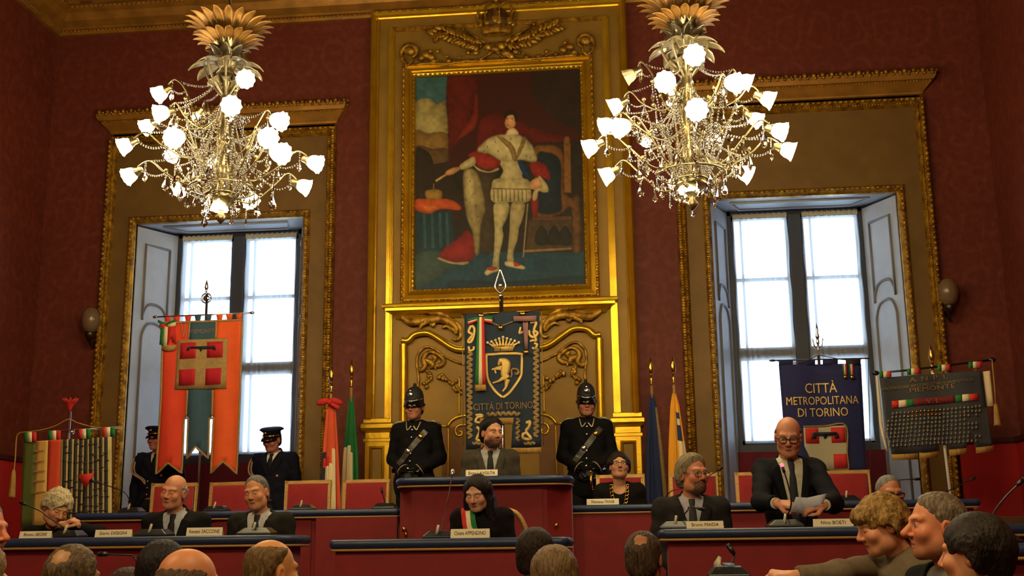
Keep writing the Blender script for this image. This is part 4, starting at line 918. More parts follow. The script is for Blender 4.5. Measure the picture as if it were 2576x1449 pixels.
emb('shield_braid',[([(503,925),(670,920),(838,915),(850,1140),(862,1240),(850,1268),(800,1275)],.009)],F_GOLDD,Y3,wv3,sh,pm,.02)
for q in (((518,938),(622,934),(632,1056),(524,1058)),((722,932),(832,930),(840,1050),(730,1053)),((742,1142),(846,1140),(856,1250),(750,1258))): cloth('red_quarter', pm(*q), Y3, F_RED2, sh, .018, wv3)
for q in (((590,970),(765,968),(768,992),(588,994)),((578,975),(612,972),(604,1022),(564,1024)),((655,985),(700,985),(686,1012),(672,1022)),((742,970),(775,974),(790,1016),(756,1022))): cloth('blue_label', pm(*q), Y3, F_NAVY, sh, .026, wv3, grid=False)
# ---------- partisans' medal banner (right)
Y4 = 11.3
pa = pix(2190,850,3.221)
r4 = empty('medal_banner',(P(2362,1000,Y4).x,Y4+.05,.88),'dark grey banner covered with rows of medals on a white pole','banner')
wv4 = lambda x,z: .012*math.sin(x*16)
b = MB(); b.tube([P(*pa((500,262))[0],Y4+.05),P(*pa((596,855))[0],Y4+.05),P(*pa((668,1425))[0],Y4+.05)],.014,10); b.tube([P(*pa((668,1425))[0],Y4+.05),Vector((P(2400,1295,Y4).x+.03,Y4+.05,.88))],.014,10); b.build('pole', mat('white_enamel',(225,220,210),rough=.35), r4)
b = MB(); spear(b,P(*pa((500,215))[0],Y4+.05),.85); b.tube([P(*pa((500,215))[0],Y4+.05),P(*pa((500,270))[0],Y4+.05)],.014,8); b.build('finial', M_BRASS, r4)
b = MB(); b.tube([P(*pa((40,285))[0],Y4+.02),P(*pa((300,262))[0],Y4+.02),P(*pa((985,178))[0],Y4+.02)],.01,8)
for e in ((40,285),(985,178)): b.ell(P(*pa(e)[0],Y4+.02),(.035,.02,.025))
b.build('crossbar', M_GREYP, r4)
cloth('banner_cloth', pa((68,325),(300,305),(560,290),(900,262),(990,870),(845,890),(835,842),(782,846),(770,895),(622,905),(618,858),(552,862),(560,915),(390,935),(170,945),(120,690)), Y4, F_GREY, r4, 0, wv4)
for q in (((165,945),(380,938),(385,985),(175,990)),((392,930),(550,918),(545,968),(395,980)),((640,905),(775,895),(778,945),(640,955)),((850,888),(1000,872),(1000,920),(852,938))): cloth('fringe', pa(*q), Y4, F_FRINGE, r4, .003, wv4, grid=False)
for xs,y in (((68,100,135,165),268),((292,325,362,395),245),((538,572,610,642),215),((790,825,862,900),190)):
    for k,mm in enumerate((F_GREEN,F_CREAM,F_RED2)): cloth('hanging_tab', pa((xs[k],y+8-k*3),(xs[k+1],y+4-k*3),(xs[k+1]+2,y+55-k*3),(xs[k]+2,y+58-k*3)), Y4, mm, r4, .01, None, grid=False)
rot4 = .085
for t,x,y,s,k in (('A. N. P. I.',470,345,11,1.5),('ASSOCIAZIONE NAZIONALE PARTIGIANI D\u2019ITALIA',455,388,7,.98),('PIEMONTE',500,425,11,1.5)): text('lettering',t,pa((x,y))[0],Y4,s,F_GOLDD,r4,.012,wv4,sx=k,rot=-rot4)
for x,y in ((125,345),(850,280)): text('star','*',pa((x,y+14))[0],Y4,14,F_GOLDD,r4,.012,wv4)
bn = [(170,512),(870,450),(872,505),(172,568)]
def along(t0,t1): 
    L = lambda p,q,t: (p[0]+(q[0]-p[0])*t,p[1]+(q[1]-p[1])*t)
    return pa(L(bn[0],bn[1],t0),L(bn[0],bn[1],t1),L(bn[3],bn[2],t1),L(bn[3],bn[2],t0))
for t0,t1,mm in ((0,.08,F_RED2),(.08,.17,F_CREAM),(.17,.25,F_GREEN),(.25,.73,F_BROWNR),(.73,.81,F_GREEN),(.81,.90,F_CREAM),(.90,1.,F_RED2)): cloth('tricolour_strip', along(t0,t1), Y4, mm, r4, .008, wv4)
text('lettering','V. I.',pa((505,530))[0],Y4,12,F_PINK,r4,.018,wv4,sx=1.2,rot=-rot4)
mb = MB(); mb.lathe([(0,-.009),(.012,-.008),(.014,0),(.010,.004),(0,.006)],(0,0,0),8,(0,1,0)); mb.box(-.006,.006,-.003,.003,.010,.022); tmp = mb.build('medal',[mat('worn_medal_metal',(140,134,120),rough=.45,metal=.6)]); med = tmp.data; bpy.data.objects.remove(tmp)
med2 = med.copy(); med2.materials[0] = M_BRASS
extra = MB(); cnt = 0
for row in range(9):
    for k in range(23):
        t = (k+.5)/23; x0 = 165-row*4+(0 if row < 2 else -30 if row < 7 else 0); x = x0+t*(735+row*4); y = 615+row*33-t*(58-row*1.5)+random.uniform(-3,3)
        if row > 1 and k > 19 and random.random() < .5: continue
        v = P(*pa((x,y))[0],Y4); v.y += wv4(v.x,v.z)-.012
        if cnt < 100:
            o = link('medal', med2 if row < 2 and 3 < k < 13 else med, r4); o.location = wm(r4).inverted()@v; o.scale = (.8,.8,.8); cnt += 1
        else: extra.lathe([(0,-.007),(.0095,-.006),(.0105,0),(0,.003)],v,7,(0,1,0)); extra.box(v.x-.005,v.x+.005,v.y-.003,v.y,v.z+.01,v.z+.02)
ex = extra.build('medals', MATS['worn_medal_metal'], r4); ex['kind'] = 'stuff'
# its white sash, ribbon and tasselled cords
cloth('white_ribbon', pa((918,270),(975,262),(1005,548),(950,552)), Y4, F_CREAM, r4, -.03, None)
cloth('white_ribbon', pa((45,290),(62,288),(100,690),(140,920),(120,880),(90,775),(75,690)), Y4, F_CREAM, r4, -.02, None)
b = MB(); b.tube([P(*pa((985,178))[0],Y4),P(*pa((1005,400))[0],Y4),P(*pa((1015,560))[0],Y4)],.006,6); b.lathe([(.01,.1),(.018,.08),(.03,-.08),(.034,-.1)],P(*pa((1022,620))[0],Y4),9); b.build('tassel_cord', F_FRINGE, r4)
# ---------- striped memorial banner (far left)
Y5 = 10.75
ps = pix(0,1000,3.2275)
r5 = empty('striped_banner',(P(175,1100,Y5).x,Y5+.04,.88),'tricolour and black striped banner with a red triangle at the far left','banner')
wv5 = lambda x,z: .012*math.sin(x*13+.6)
b = MB(); pole(b,P(176,1035,Y5+.04),.88,.016); q = P(176,1035,Y5+.04); base(b,q.x,q.y,.88); b.build('pole', M_SILVER, r5)
b = MB(); q = P(176,1022,Y5+.04)
for k in range(16):
    a = 2*PI*k/16; b.tube(cat_rom([q+Vector((0,0,-.05)),q+Vector((.03*math.cos(a),.03*math.sin(a),.03)),q+Vector((.075*math.cos(a),.06*math.sin(a),.055+.02*(k%2)))],3),[.006,.008,.01,.012,.012,.01,.004],5)
b.build('red_plume', F_RED2, r5)
b = MB(); b.ell(P(182,1087,Y5),(.02,.03,.02)); b.tube([P(*ps((150,285))[0],Y5+.02),P(*ps((1000,240))[0],Y5+.02)],.008,8); b.build('crossbar', M_SILVER, r5)
b = MB(); b.tube(cat_rom([P(*ps(q)[0],Y5) for q in ((165,285),(330,265),(450,230),(555,178),(640,210),(800,245),(1000,240))],5),.006,6); b.tube(cat_rom([P(*ps(q)[0],Y5) for q in ((165,285),(135,320),(125,480),(110,620))],5),.006,6); b.lathe([(.012,.12),(.022,.08),(.032,-.12),(.034,-.14)],P(*ps((104,690))[0],Y5),9); b.build('tassel_cord', F_FRINGE, r5)
def quad(x0,x1): 
    f = lambda x: 360-(x-185)*.055
    g = lambda x: 1060+(x-160)*.0
    return ps((x0,f(x0)),(x1,f(x1)),(x1-20 if x1 < 700 else x1,g(x1)),(x0-20 if x0 < 700 else x0,g(x0)))
cloth('green_stripe', quad(185,290), Y5, F_OLIVE, r5, 0, wv5); cloth('cream_stripe', quad(290,396), Y5, C('old_cream_cloth',(200,160,84)), r5, 0, wv5); cloth('red_stripe', quad(396,498), Y5, C('faded_red_cloth',(196,62,30)), r5, 0, wv5)
st = cloth('striped_field', quad(498,908), Y5, C('pale_stripe_cloth',(186,168,110)), r5, 0, wv5)
for k in range(9):
    x = 520+k*42; cloth('dark_stripe', quad(x-2,x+24), Y5, F_BLK, st, .005, wv5)
rn = random.Random(5); b = MB()
for y in (390,460,520,580,680,740,800,870,930):
    for k in range(9):
        if rn.random() < .75: v = P(*ps((530+k*42+rn.uniform(-6,6),y+rn.uniform(-14,14)))[0],Y5); b.ell(v+Vector((0,wv5(v.x,v.z)-.01,0)),(.026,.005,.008),None,7,4)
b.build('faded_lettering', F_BLK, st)
b = MB()
for y in (435,520,600,680,770): 
    v = P(*ps((340,y))[0],Y5); b.box(v.x-.07,v.x+.07,v.y+wv5(v.x,v.z)-.008,v.y+wv5(v.x,v.z)-.004,v.z-.008,v.z+.008)
b.build('faded_lettering', C('faded_ink',(150,112,60)), r5)
cloth('red_triangle', ps((628,628),(775,614),(700,740)), Y5, F_RED2, r5, .012, wv5, grid=False)
for xs,y in (((200,228,262,298),282),((395,425,460,495),270),((640,668,702,740),256),((835,862,898,935),242)):
    cl = (F_GREEN,F_CREAM,F_RED2) if xs[0] < 600 else (F_RED2,F_CREAM,F_GREEN)
    for k,mm in enumerate(cl): cloth('hanging_tab', ps((xs[k],y),(xs[k+1],y-2),(xs[k+1],y+78),(xs[k],y+80)), Y5, mm, r5, .004, None, grid=False)
# ---------- furled flags on poles
def furled(top_px, Y, cols, label, shape, seed, fold=7):
    """cols: list of (from t, to t, angle from, angle to, material); shape: (t, half width) pairs"""
    t0 = P(top_px[0],top_px[1],Y); zb = .93
    r = empty('flag_on_pole',(t0.x,Y,.88),label,'flag','furled flags beside the gilded surround')
    b = MB(); pole(b,t0,.88,.013); base(b,t0.x,Y,.88); b.build('pole', M_WOODL, r)
    b = MB(); spear(b,t0+Vector((0,0,.09)),.95); b.build('finial', M_BRASS, r)
    mats = []; idx = {}
    cols = [(q[0]*.6,q[1]*(.6 if q[1] < .98 else 1.1))+tuple(q[2:]) for q in cols]; shape = [(q[0],q[1]*.72) for q in shape]
    for q in cols:
        if q[4].name not in idx: idx[q[4].name] = len(mats); mats.append(q[4])
    z0 = t0.z-.09; n = 84; rows = 60
    b = MB(); rings = []
    for i in range(rows+1):
        t = i/rows; w = np.interp(t,[q[0] for q in shape],[q[1] for q in shape]); off = np.interp(t,[q[0] for q in shape],[q[2] if len(q) > 2 else 0 for q in shape]); z = z0+(zb-z0)*t
        ring = []
        for k in range(n):
            a = 2*PI*k/n; f = 1+.22*math.sin(fold*a+seed+1.5*t)+.1*math.sin((fold*2+1)*a+seed*2)
            ring.append(Vector((t0.x+off+w*f*math.cos(a), Y+w*.62*f*math.sin(a), z+.01*math.sin(3*a))))
        rings.append(ring)
    vs = [v for rg in rings for v in rg]; base_i = b.add(vs,[])
    for i in range(rows):
        t = i/rows
        for k in range(n):
            a = math.degrees(2*PI*(k+.5)/n); mi = 0
            for q in cols:
                lo = q[2]+ (q[5]*t if len(q) > 5 else 0); hi = q[3]+(q[6]*t if len(q) > 6 else 0)
                if q[0] <= t < q[1] and lo <= a < hi: mi = idx[q[4].name]
            kk = (k+1)%n; b.f.append((base_i+i*n+k,base_i+i*n+kk,base_i+(i+1)*n+kk,base_i+(i+1)*n+k)); b.mi.append(mi); b.sm.append(True)
    b.add(rings[0],[tuple(range(n-1,-1,-1))]); b.add(rings[-1],[tuple(range(n))])
    o = b.build('furled_cloth', mats, r)
    return r,t0
F_ORF = C('orange_flag_cloth',(214,84,44))
fr,t0 = furled((833,990),12.0,[(0,1,0,360,F_ORF),(.42,1.1,180,235,F_NAVY),(.55,1.,235,300,F_CREAM),(.50,.56,225,275,F_RED2),(.40,1,300,345,F_CREAM),(.62,1,318,350,F_RED2)],'furled orange red and white flag with red bow, beside the left window surround',[(0,.03),(.06,.06),(.3,.10),(.6,.14),(1,.15)],.4)
b = MB(); q = t0+Vector((0,-.05,-.1))
for sg in (-1,1): b.ell(q+Vector((sg*.07,0,.01)),(.075,.03,.035),Euler((0,sg*.3,0)).to_matrix())
b.ell(q,(.03,.035,.03)); b.tube(cat_rom([q,q+Vector((.05,-.01,-.03)),q+Vector((.10,0,-.06))],4),.025,7,.4); b.build('red_bow', F_RED2, fr)
furled((884,975),12.4,[(0,1,0,360,F_GREEN),(.44,1,180,285,F_CREAM),(.5,1,270,300,F_CREAM),(.4,1,60,150,F_RED2)],'furled green white and red flag next to the gilded surround on the left',[(0,.02),(.06,.04),(.3,.09),(.6,.125),(1,.14)],1.2)
furled((1639,970),12.4,[(0,1,0,360,F_EU),(.1,.9,330,352,F_GOLDD)],'furled dark blue flag with gold edge, right of the gilded surround',[(0,.02),(.06,.05),(.3,.10),(.6,.14),(1,.16)],2.2)
furled((1695,968),12.0,[(0,1,0,360,F_YEL),(.14,.40,285,350,F_EU),(.2,.26,290,330,F_CREAM),(.4,1,290,360,F_CREAM),(.72,1,215,270,F_EU)],'furled yellow flag with blue and white, beside the right window surround',[(0,.02),(.06,.05),(.3,.10),(.6,.14),(1,.16)],.9)
# ================================================================== DESKS, CHAIRS, CONSOLES, NAME CARDS
def outline(x0,x1,y0,y1,rl,rr,o=0.,n=7):
    pts = []
    rl2,rr2 = max(.005,rl+o),max(.005,rr+o); x0-=o; x1+=o; y0-=o; y1+=o
    pts.append((x0,y1))
    for k in range(n+1):
        a = PI+PI/2*k/n; pts.append((x0+rl2+rl2*math.cos(a), y0+rl2+rl2*math.sin(a)))
    for k in range(n+1):
        a = 1.5*PI+PI/2*k/n; pts.append((x1-rr2+rr2*math.cos(a), y0+rr2+rr2*math.sin(a)))
    pts.append((x1,y1)); return pts
def desk(name,label,x0,x1,yf,dep,zt,zf,rl=.04,rr=.04,seams=(),inset=.05,group='red panelled council desks'):
    root = empty(name,((x0+x1)/2,yf+dep/2,zf),label,'desk',group)
    b = MB(); yb = yf+dep
    rings = [[Vector((x,y,z)) for x,y in outline(x0,x1,yf,yb,rl,rr,o)] for o,z in ((-.03,zt-.06),(-.008,zt-.058),(.006,zt-.045),(.01,zt-.028),(.004,zt-.01),(-.012,zt-.001),(-.03,zt))]
    b.loops(rings,True,True,True); b.build('padded_top',M_BLUE,root)
    b = MB(); b.tube([Vector((x,y,zt-.068)) for x,y in outline(x0,x1,yf,yb,rl,rr,-.006)],.009,6); b.build('piping',M_PIPE,root)
    ins = inset; ol = outline(x0,x1,yf,yb,rl,rr,-ins); oi = outline(x0,x1,yf,yb,rl,rr,-ins-.03)
    b = MB(); b.loops([[Vector((x,y,z)) for x,y in o_] for o_,z in ((ol,zf),(ol,zt-.06),(oi,zt-.06),(oi,zf),(ol,zf))],False,smooth=False); b.build('front_panel',M_RED,root)
    for xa,xb,yo in seams:
        b = MB(); b.box(xa,xb,yf+ins-yo,yf+ins+.01,zf,zt-.075); b.build('raised_panel',M_RED,root)
    return root
ZF, ZB2, ZP, ZM = 1.43, 1.676, 1.905, 1.392
desk('council_desk','long red desk with blue padded edge in the left front row',-5.7,P(727,1344,7.6).x,7.6,.5,ZF,.55,.04,.3)
desk('council_desk','red desk with blue padded edge in the right front row, under the standing speaker',P(1659,1327,7.6).x,2.85,7.6,.5,ZF,.55,.06,.04)
desk('council_desk','central front red desk with blue padded edge where the woman in a sash sits',P(830,1360,7.6).x,P(1430,1350,7.6).x,7.6,.5,ZM,.55,.03,.06,inset=.03)
xa = P(795,1300,10).x; xr_ = P(1428,1268,10).x
desk('council_desk','long red desk of the back row on the left, four chairs behind it',P(184,1288,10).x,P(1002,1281,10).x,10.,.5,ZB2,.88,.05,.02,[(xa,P(1002,1281,10).x-.01,.05),(xa-.33,xa-.05,.015),(-3.6,xa-.4,.012),(-4.7,-3.7,.012)])
desk('council_desk','long red desk of the back row on the right, four chairs behind it',xr_+.0,2.75,10.,.5,ZB2,.88,.02,.05,[(P(1428,1268,10).x+.03,P(1650,1268,10).x,.04),(.35,1.2,.012),(1.25,2.6,.012)])
# podium with slanted cheeks
xl,xr = P(992,1200,9.6).x,P(1436,1190,9.6).x
pod = empty('podium',((xl+xr)/2,9.9,.88),'tall red central podium with blue padded edge and small brass knobs','podium')
b = MB()
def pod_out(o): return [(xl-o,9.97),(xl-o,9.72-o*.5),(xl+.05-o*.6,9.62-o),(xl+.2,9.58-o),((xl+xr)/2,9.56-o),(xr-.2,9.58-o),(xr-.05+o*.6,9.62-o),(xr+o,9.72-o*.5),(xr+o,9.97)]
b.loops([[Vector((x,y,z)) for x,y in pod_out(o)] for o,z in ((-.03,ZP-.066),(-.008,ZP-.062),(.008,ZP-.045),(.012,ZP-.03),(.004,ZP-.01),(-.012,ZP-.001),(-.03,ZP))],True,True,True); b.build('padded_top',M_BLUE,pod)
b = MB(); b.tube([Vector((x,y,ZP-.074)) for x,y in pod_out(-.006)],.009,6); b.build('piping',M_PIPE,pod)
A = [(xl+.01,9.96),(xl+.01,9.80),(xl+.135,9.66),(xr-.2,9.66),(xr-.01,9.80),(xr-.01,9.96)]
A2 = [(xl+.04,9.96),(xl+.04,9.81),(xl+.15,9.69),(xr-.215,9.69),(xr-.04,9.81),(xr-.04,9.96)]
b = MB(); b.loops([[Vector((x,y,z)) for x,y in q] for q,z in ((A,.88),(A,ZP-.06),(A2,ZP-.06),(A2,.88),(A,.88))],False,smooth=False); b.build('body',M_RED,pod)
b = MB(); b.box(xl+.17,xr-.24,9.645,9.665,.95,ZP-.1); b.build('front_panel',M_RED,pod)
for px,py,Yk in ((1021,1332,9.725),(1397,1322,9.735)):
    k = P(px,py,Yk); b = MB(); b.lathe([(.010,-.02),(.008,.012),(.02,.02),(.022,.032),(.012,.042),(0,.044)],k,14,(-.5 if px < 1200 else .4,-1,0)); b.ell(k+Vector((0,-.005,-.04)),(.012,.008,.024)); b.build('knob',M_BRASS,pod)
# right end bench in the near corner
bn_ = P(2530,1368,5.6)
nb = desk('end_bench','red bench end with blue padded top at the lower right edge',P(2500,1380,5.6).x,3.97,5.6,.5,P(2550,1366,5.6).z,0.,.03,.03,group=None); nb['category'] = 'bench'
# councillors' benches below the frame that carry the near consoles
for x0,x1,lb in ((P(1745,1440,5.35).x,P(1905,1440,5.35).x,'low council bench carrying the open console in front of the right desk'),(P(150,1440,5.5).x,P(420,1440,5.5).x,'low council bench carrying the lit console in front of the left desk')):
    nb = desk('council_bench',lb,x0,x1,5.25,.5,1.176,0.,.03,.03,group=None); nb['category'] = 'bench'
# the right wall's low timber ledge behind the back desk
b = MB(); c = P(2500,1300,11.2); b.box(3.0,3.9,11.1,11.5,.88,c.z); 
lg = b.build('cabinet',mat('old_brown_wood',(88,58,28),rough=.5,noise=.3,nscale=8,stretch=(1,1,8)),None,.01); recentre(lg); tag(lg,'low brown wooden cabinet under the red dado at the right','cabinet')
# ---------- chairs
def chair_proto():
    r = empty('velvet_chair',(0,0,0))
    w,zt = .222,1.115
    Tl = Matrix.Translation((0,.2,.47))@Matrix.Rotation(-.1,4,'X')@Matrix.Translation((0,-.2,-.47))
    b = MB()
    for s in (-1,1): b.box(s*w-.02*(s>0)-.0*(s<0) if s>0 else -w, w if s>0 else -w+.02+.012, .18,.215,.42,zt,Tl)
    b.box(-w,w,.18,.215,zt-.032,zt,Tl); b.box(-w,w,.18,.215,.56,.59,Tl); b.build('back_frame',M_WOODL,r,.005)
    b = MB(); rings = []
    for o,y in ((.0,.176),(-.012,.162),(-.04,.152),(-.12,.148)):
        rings.append([Tl@Vector((x,y,z)) for x,z in ((-w+.03-o,.59-o),(w-.03+o,.59-o),(w-.03+o,zt-.032+o),(-w+.03-o,zt-.032+o))])
    rings.append([Tl@Vector((x,.2,z)) for x,z in ((-w+.03,.59),(w-.03,.59),(w-.03,zt-.03),(-w+.03,zt-.03))])
    b.loops(rings[:4],True,False,True); b.loops([rings[0],rings[4]],True,False,True); b.build('backrest',M_REDC,r,.0)
    b = MB(); b.box(-.22,.22,-.24,.2,.41,.485); b.build('seat',M_REDC,r,.02)
    b = MB(); b.box(-.225,.225,-.245,.2,.37,.41); b.build('seat_frame',M_WOODL,r,.005)
    for x,y in ((-.2,-.22),(.2,-.22),(-.2,.19),(.2,.19)):
        b = MB(); b.tube([Vector((x,y,0)),Vector((x,y*.98,.2)),Vector((x,y*.96,.4))],[.014,.018,.022],8); b.build('leg',M_WOODL,r)
    return r
proto = chair_proto()
CH = [(420,'red velvet chair behind the bald man at the left'),(561,'empty red velvet chair left of the second seated man, below the orange banner'),(760,'empty red velvet chair in front of the capped officer'),(906,'empty red velvet chair nearest the podium on the left'),(1560,'red velvet chair holding the woman in glasses'),(1750,'red velvet chair behind the grey-bearded man'),(1918,'red velvet chair showing left of the standing speaker'),(2138,'red velvet chair showing right of the standing speaker, below the navy banner')]
for i,(px,lb) in enumerate(CH):
    o = proto if i == 0 else copy_tree(proto)
    v = P(px,1215,11.0); o.location = (v.x,10.98,.88); o.rotation_euler = (0,0,[.06,-.05,.02,-.02,.0,.03,0,0][i]); tag(o,lb,'chair','red velvet chairs of the back row')
# the sash wearer's chair with an oval gilt back
mc = P(1262,1300,8.6); r = empty('gilt_armchair',(mc.x,8.7,.55),'pale gilt chair with rounded back behind the woman in a sash','chair')
b = MB(); zz = P(1262,1288,8.6).z
b.tube(cat_rom([Vector((mc.x-.02+sx*.0,8.78,.98))+Vector((dx,0,dz)) for sx,dx,dz in ((0,-.21,-.02),(0,-.215,.25),(0,-.19,.43),(0,-.1,zz-.98),(0,.1,zz-.98),(0,.19,.43),(0,.215,.25),(0,.21,-.02))],5),.02,8); b.build('back_frame',M_WOODL,r)
b = MB(); b.ell((mc.x-.02,8.78,1.2),(.19,.02,.22)); b.build('backrest',M_REDC,r)
b = MB(); b.box(mc.x-.25,mc.x+.21,8.15,8.78,.80,.86); b.build('seat',M_REDC,r,.02)
for dx,dy in ((-.23,8.17),(.19,8.17),(-.23,8.76),(.19,8.76)):
    b = MB(); b.tube([Vector((mc.x+dx,dy,.55)),Vector((mc.x+dx,dy,.80))],.018,8); b.build('leg',M_WOODL,r)
# ---------- microphone consoles
M_LEDR = mat('red_mic_light',(255,60,70),emis=(1.,.05,.08),estr=6.); M_LEDB = mat('blue_display',(90,130,220),emis=(.25,.4,1.),estr=1.2)
M_STUB = mat('pale_mic_switch',(176,168,140),rough=.4)
def console(px,py,Y,zt,label,arm=None,armY=None,w=.2,tip='foam',stub=True,mat_=None,group='microphone consoles on the desks'):
    c = P(px,py,Y); x = c.x
    r = empty('microphone_console',(x,Y,zt),label,'microphone',group)
    b = MB(); h = .05
    rings = [[Vector((x-w/2,Y-.07,zt)),Vector((x+w/2,Y-.07,zt)),Vector((x+w/2,Y+.09,zt)),Vector((x-w/2,Y+.09,zt))],[Vector((x-w/2,Y-.07,zt+.014)),Vector((x+w/2,Y-.07,zt+.014)),Vector((x+w/2,Y+.09,zt+.02)),Vector((x-w/2,Y+.09,zt+.02))],[Vector((x-w*.3,Y-.03,zt+h)),Vector((x+w*.3,Y-.03,zt+h)),Vector((x+w*.33,Y+.07,zt+h*1.05)),Vector((x-w*.33,Y+.07,zt+h*1.05))]]
    b.loops(rings,True,True,True,smooth=False); b.build('body',mat_ or M_GREYP,r,.004)
    if stub:
        b = MB(); b.tube([Vector((x-.012,Y-.045,zt+.02)),Vector((x,Y-.03,zt+.085))],[.011,.008],8); b.build('switch',M_STUB,r)
    if arm:
        pts = [Vector((x,Y+.03,zt+.04))]+[P(ax,ay,armY or Y) for ax,ay in arm]
        cr = cat_rom(pts,8); b = MB(); b.tube(cr,.0045,6); b.build('gooseneck',M_BLACK if tip != 'silver' else M_SILVER,r)
        b = MB(); d = (cr[-1]-cr[-3]).normalized()
        if tip == 'led':
            b.tube([cr[-1]-d*.05,cr[-1]-d*.012],.009,8); b.build('capsule',M_BLACK,r); b = MB(); b.ell(cr[-1],(.013,.013,.012)); b.build('light_ring',M_LEDR,r)
        else:
            b.tube([cr[-1]-d*.045,cr[-1]-d*.03,cr[-1]],[.006,.011,.012],8); b.ell(cr[-1],(.012,.012,.012)); b.build('capsule',M_BLACK if tip != 'silver' else M_SILVER,r)
    return r
console(330,1285,10.2,ZB2,'dark microphone console at the left end of the back desk',[(322,1250),(300,1232),(228,1209)],10.1)
console(545,1275,10.2,ZB2,'microphone console on the back desk between the two seated men')
console(762,1270,10.2,ZB2,'microphone console on the back desk before the third red chair')
console(968,1268,10.2,ZB2,'microphone console on the back desk beside the podium',[(962,1240),(960,1228)],10.2,stub=False)
console(1672,1262,10.2,ZB2,'microphone console on the back desk behind the bearded man',[(1690,1235),(1740,1222),(1816,1177)],10.1,stub=False)
console(2130,1256,10.2,ZB2,'microphone console on the back desk right of the standing speaker')
console(2215,1258,10.2,ZB2,'microphone console on the back desk with its arm over the white shutter',[(2225,1225),(2255,1209),(2312,1205)],10.1,stub=False)
console(2345,1262,10.3,ZB2,'microphone console on the back desk with an arm crossing the white pole',[(2360,1245),(2400,1228),(2452,1202)],10.2,stub=False)
console(172,1345,7.82,ZF,'dark microphone console in front of the old woman',[(120,1300),(100,1285),(52,1264)],7.9)
console(385,1342,7.82,ZF,'dark microphone console in front of the bald man',w=.24)
console(645,1338,7.82,ZF,'dark microphone console in front of the second seated man',w=.24)
console(1105,1345,7.78,ZM,'microphone console with tall silver stem in front of the sash wearer',[(1124,1270),(1133,1222),(1139,1184)],7.78,tip='silver')
console(1702,1322,7.8,ZF,'microphone console with bent arm in front of the bearded man',[(1729,1285),(1735,1275),(1770,1282)],7.75,w=.22)
console(1976,1320,7.8,ZF,'microphone console with a red lit tip in front of the standing speaker',[(1990,1270),(1984,1225),(1967,1170)],7.74,tip='led',w=.22)
bx = console(1790,1312,7.95,ZF,'low black box behind the name card of the bearded man',stub=False,w=.16,group=None); bx.name = 'black_box'; bx['category'] = 'box'
ob = console(1832,1432,5.45,1.176,'open console with pale flap and blue panel on the near bench',[(1846,1404),(1842,1388),(1833,1374)],5.5,w=.18,stub=False,group=None)
b = MB(); q = [P(x,y,5.43) for x,y in ((1796,1416),(1807,1398),(1815,1402),(1812,1420),(1840,1432),(1822,1438),(1796,1432))]; 
for i in range(len(q)): q[i].y -= .02*(i%2)
b.add(q+[v+Vector((0,.008,0)) for v in q],[tuple(range(7)),tuple(range(13,6,-1))]+[(i,7+i,7+(i+1)%7,(i+1)%7) for i in range(7)]); b.build('flap',M_STUB,ob)
b = MB(); q = [P(x,y,5.46) for x,y in ((1816,1415),(1845,1416),(1856,1430),(1832,1432))]; b.add(q+[v+Vector((0,.006,0)) for v in q],[(0,1,2,3),(7,6,5,4)]+[(i,4+i,4+(i+1)%4,(i+1)%4) for i in range(4)]); b.build('panel',mat('pale_blue_panel',(110,138,170),rough=.2),ob)
ob = console(330,1444,5.5,1.176,'near console with a blue display and long thin gooseneck at the lower left',[(348,1425),(336,1400),(320,1396),(250,1394)],5.5,w=.16,stub=False,group=None)
b = MB(); b.tube([P(357,1445,5.45),P(349,1414,5.45)],[.008,.009],8); b.build('switch',M_STUB,ob); b = MB(); p = P(350,1443,5.42); b.box(p.x-.012,p.x+.012,p.y-.004,p.y+.004,p.z-.012,p.z+.012); b.build('display',M_LEDB,ob)
for px,py,lb in ((2512,1356,'black console on the bench end at the lower right'),): console(px,py,5.85,P(2550,1366,5.6).z,lb,[(2490,1325),(2500,1290),(2530,1250),(2575,1206)],5.9,w=.18,stub=False,group=None)
# ---------- name cards
def card(px0,px1,py0,py1,Y,zt,body,label):
    a,c = P(px0,py1,Y),P(px1,py1,Y); h = (P(px0,py0,Y).z-P(px0,py1,Y).z); x0,x1 = a.x,c.x; d = h*.28
    b = MB(); b.loops([[Vector((x,Y-d,zt)),Vector((x,Y,zt+h)),Vector((x,Y+d,zt)),Vector((x,Y+d-.004,zt)),Vector((x,Y,zt+h-.012)),Vector((x,Y-d+.004,zt))] for x in (x0,x1)],True,True,True,smooth=False)
    o = b.build('name_card',M_WHITE); recentre(o); tag(o,label,'name card','white name cards on the desks')
    ang = math.atan2(d,h); k = h*.62; 
    L = Matrix.Translation(((x0+x1)/2,Y-d*.66-.002,zt+h*.34))@Matrix.Rotation(PI/2-ang,4,'X')@Matrix.Diagonal((k*min(1.,(x1-x0)*.86/(k*len(body)*.56)),k,1,1))
    text('lettering',body,None,Y,0,M_INK,o,0,local=L)
    return o
card(50,130,1330,1348,7.72,ZF,'Bruno SEGRE','leftmost name card, in front of the old woman')
card(240,332,1328,1347,7.72,ZF,'Dario DISEGNI','name card between the old woman and the bald man')
card(470,560,1320,1341,7.72,ZF,'Renato SACCONE','name card between the bald man and the second seated man')
card(1172,1252,1170,1188,9.72,ZP,'Enzo LAVOLTA','name card on the tall podium')
card(1476,1557,1246,1262,10.12,ZB2,'Francesca TROISE','name card on the back desk before the woman in glasses')
card(1134,1232,1327,1350,7.68,ZM,'Chiara APPENDINO','name card in front of the woman wearing a sash')
card(1727,1820,1304,1323,7.7,ZF,'Bruno MAIDA','name card in front of the bearded man')
card(2046,2147,1305,1325,7.7,ZF,'Nino BOETI','name card right of the standing speaker')
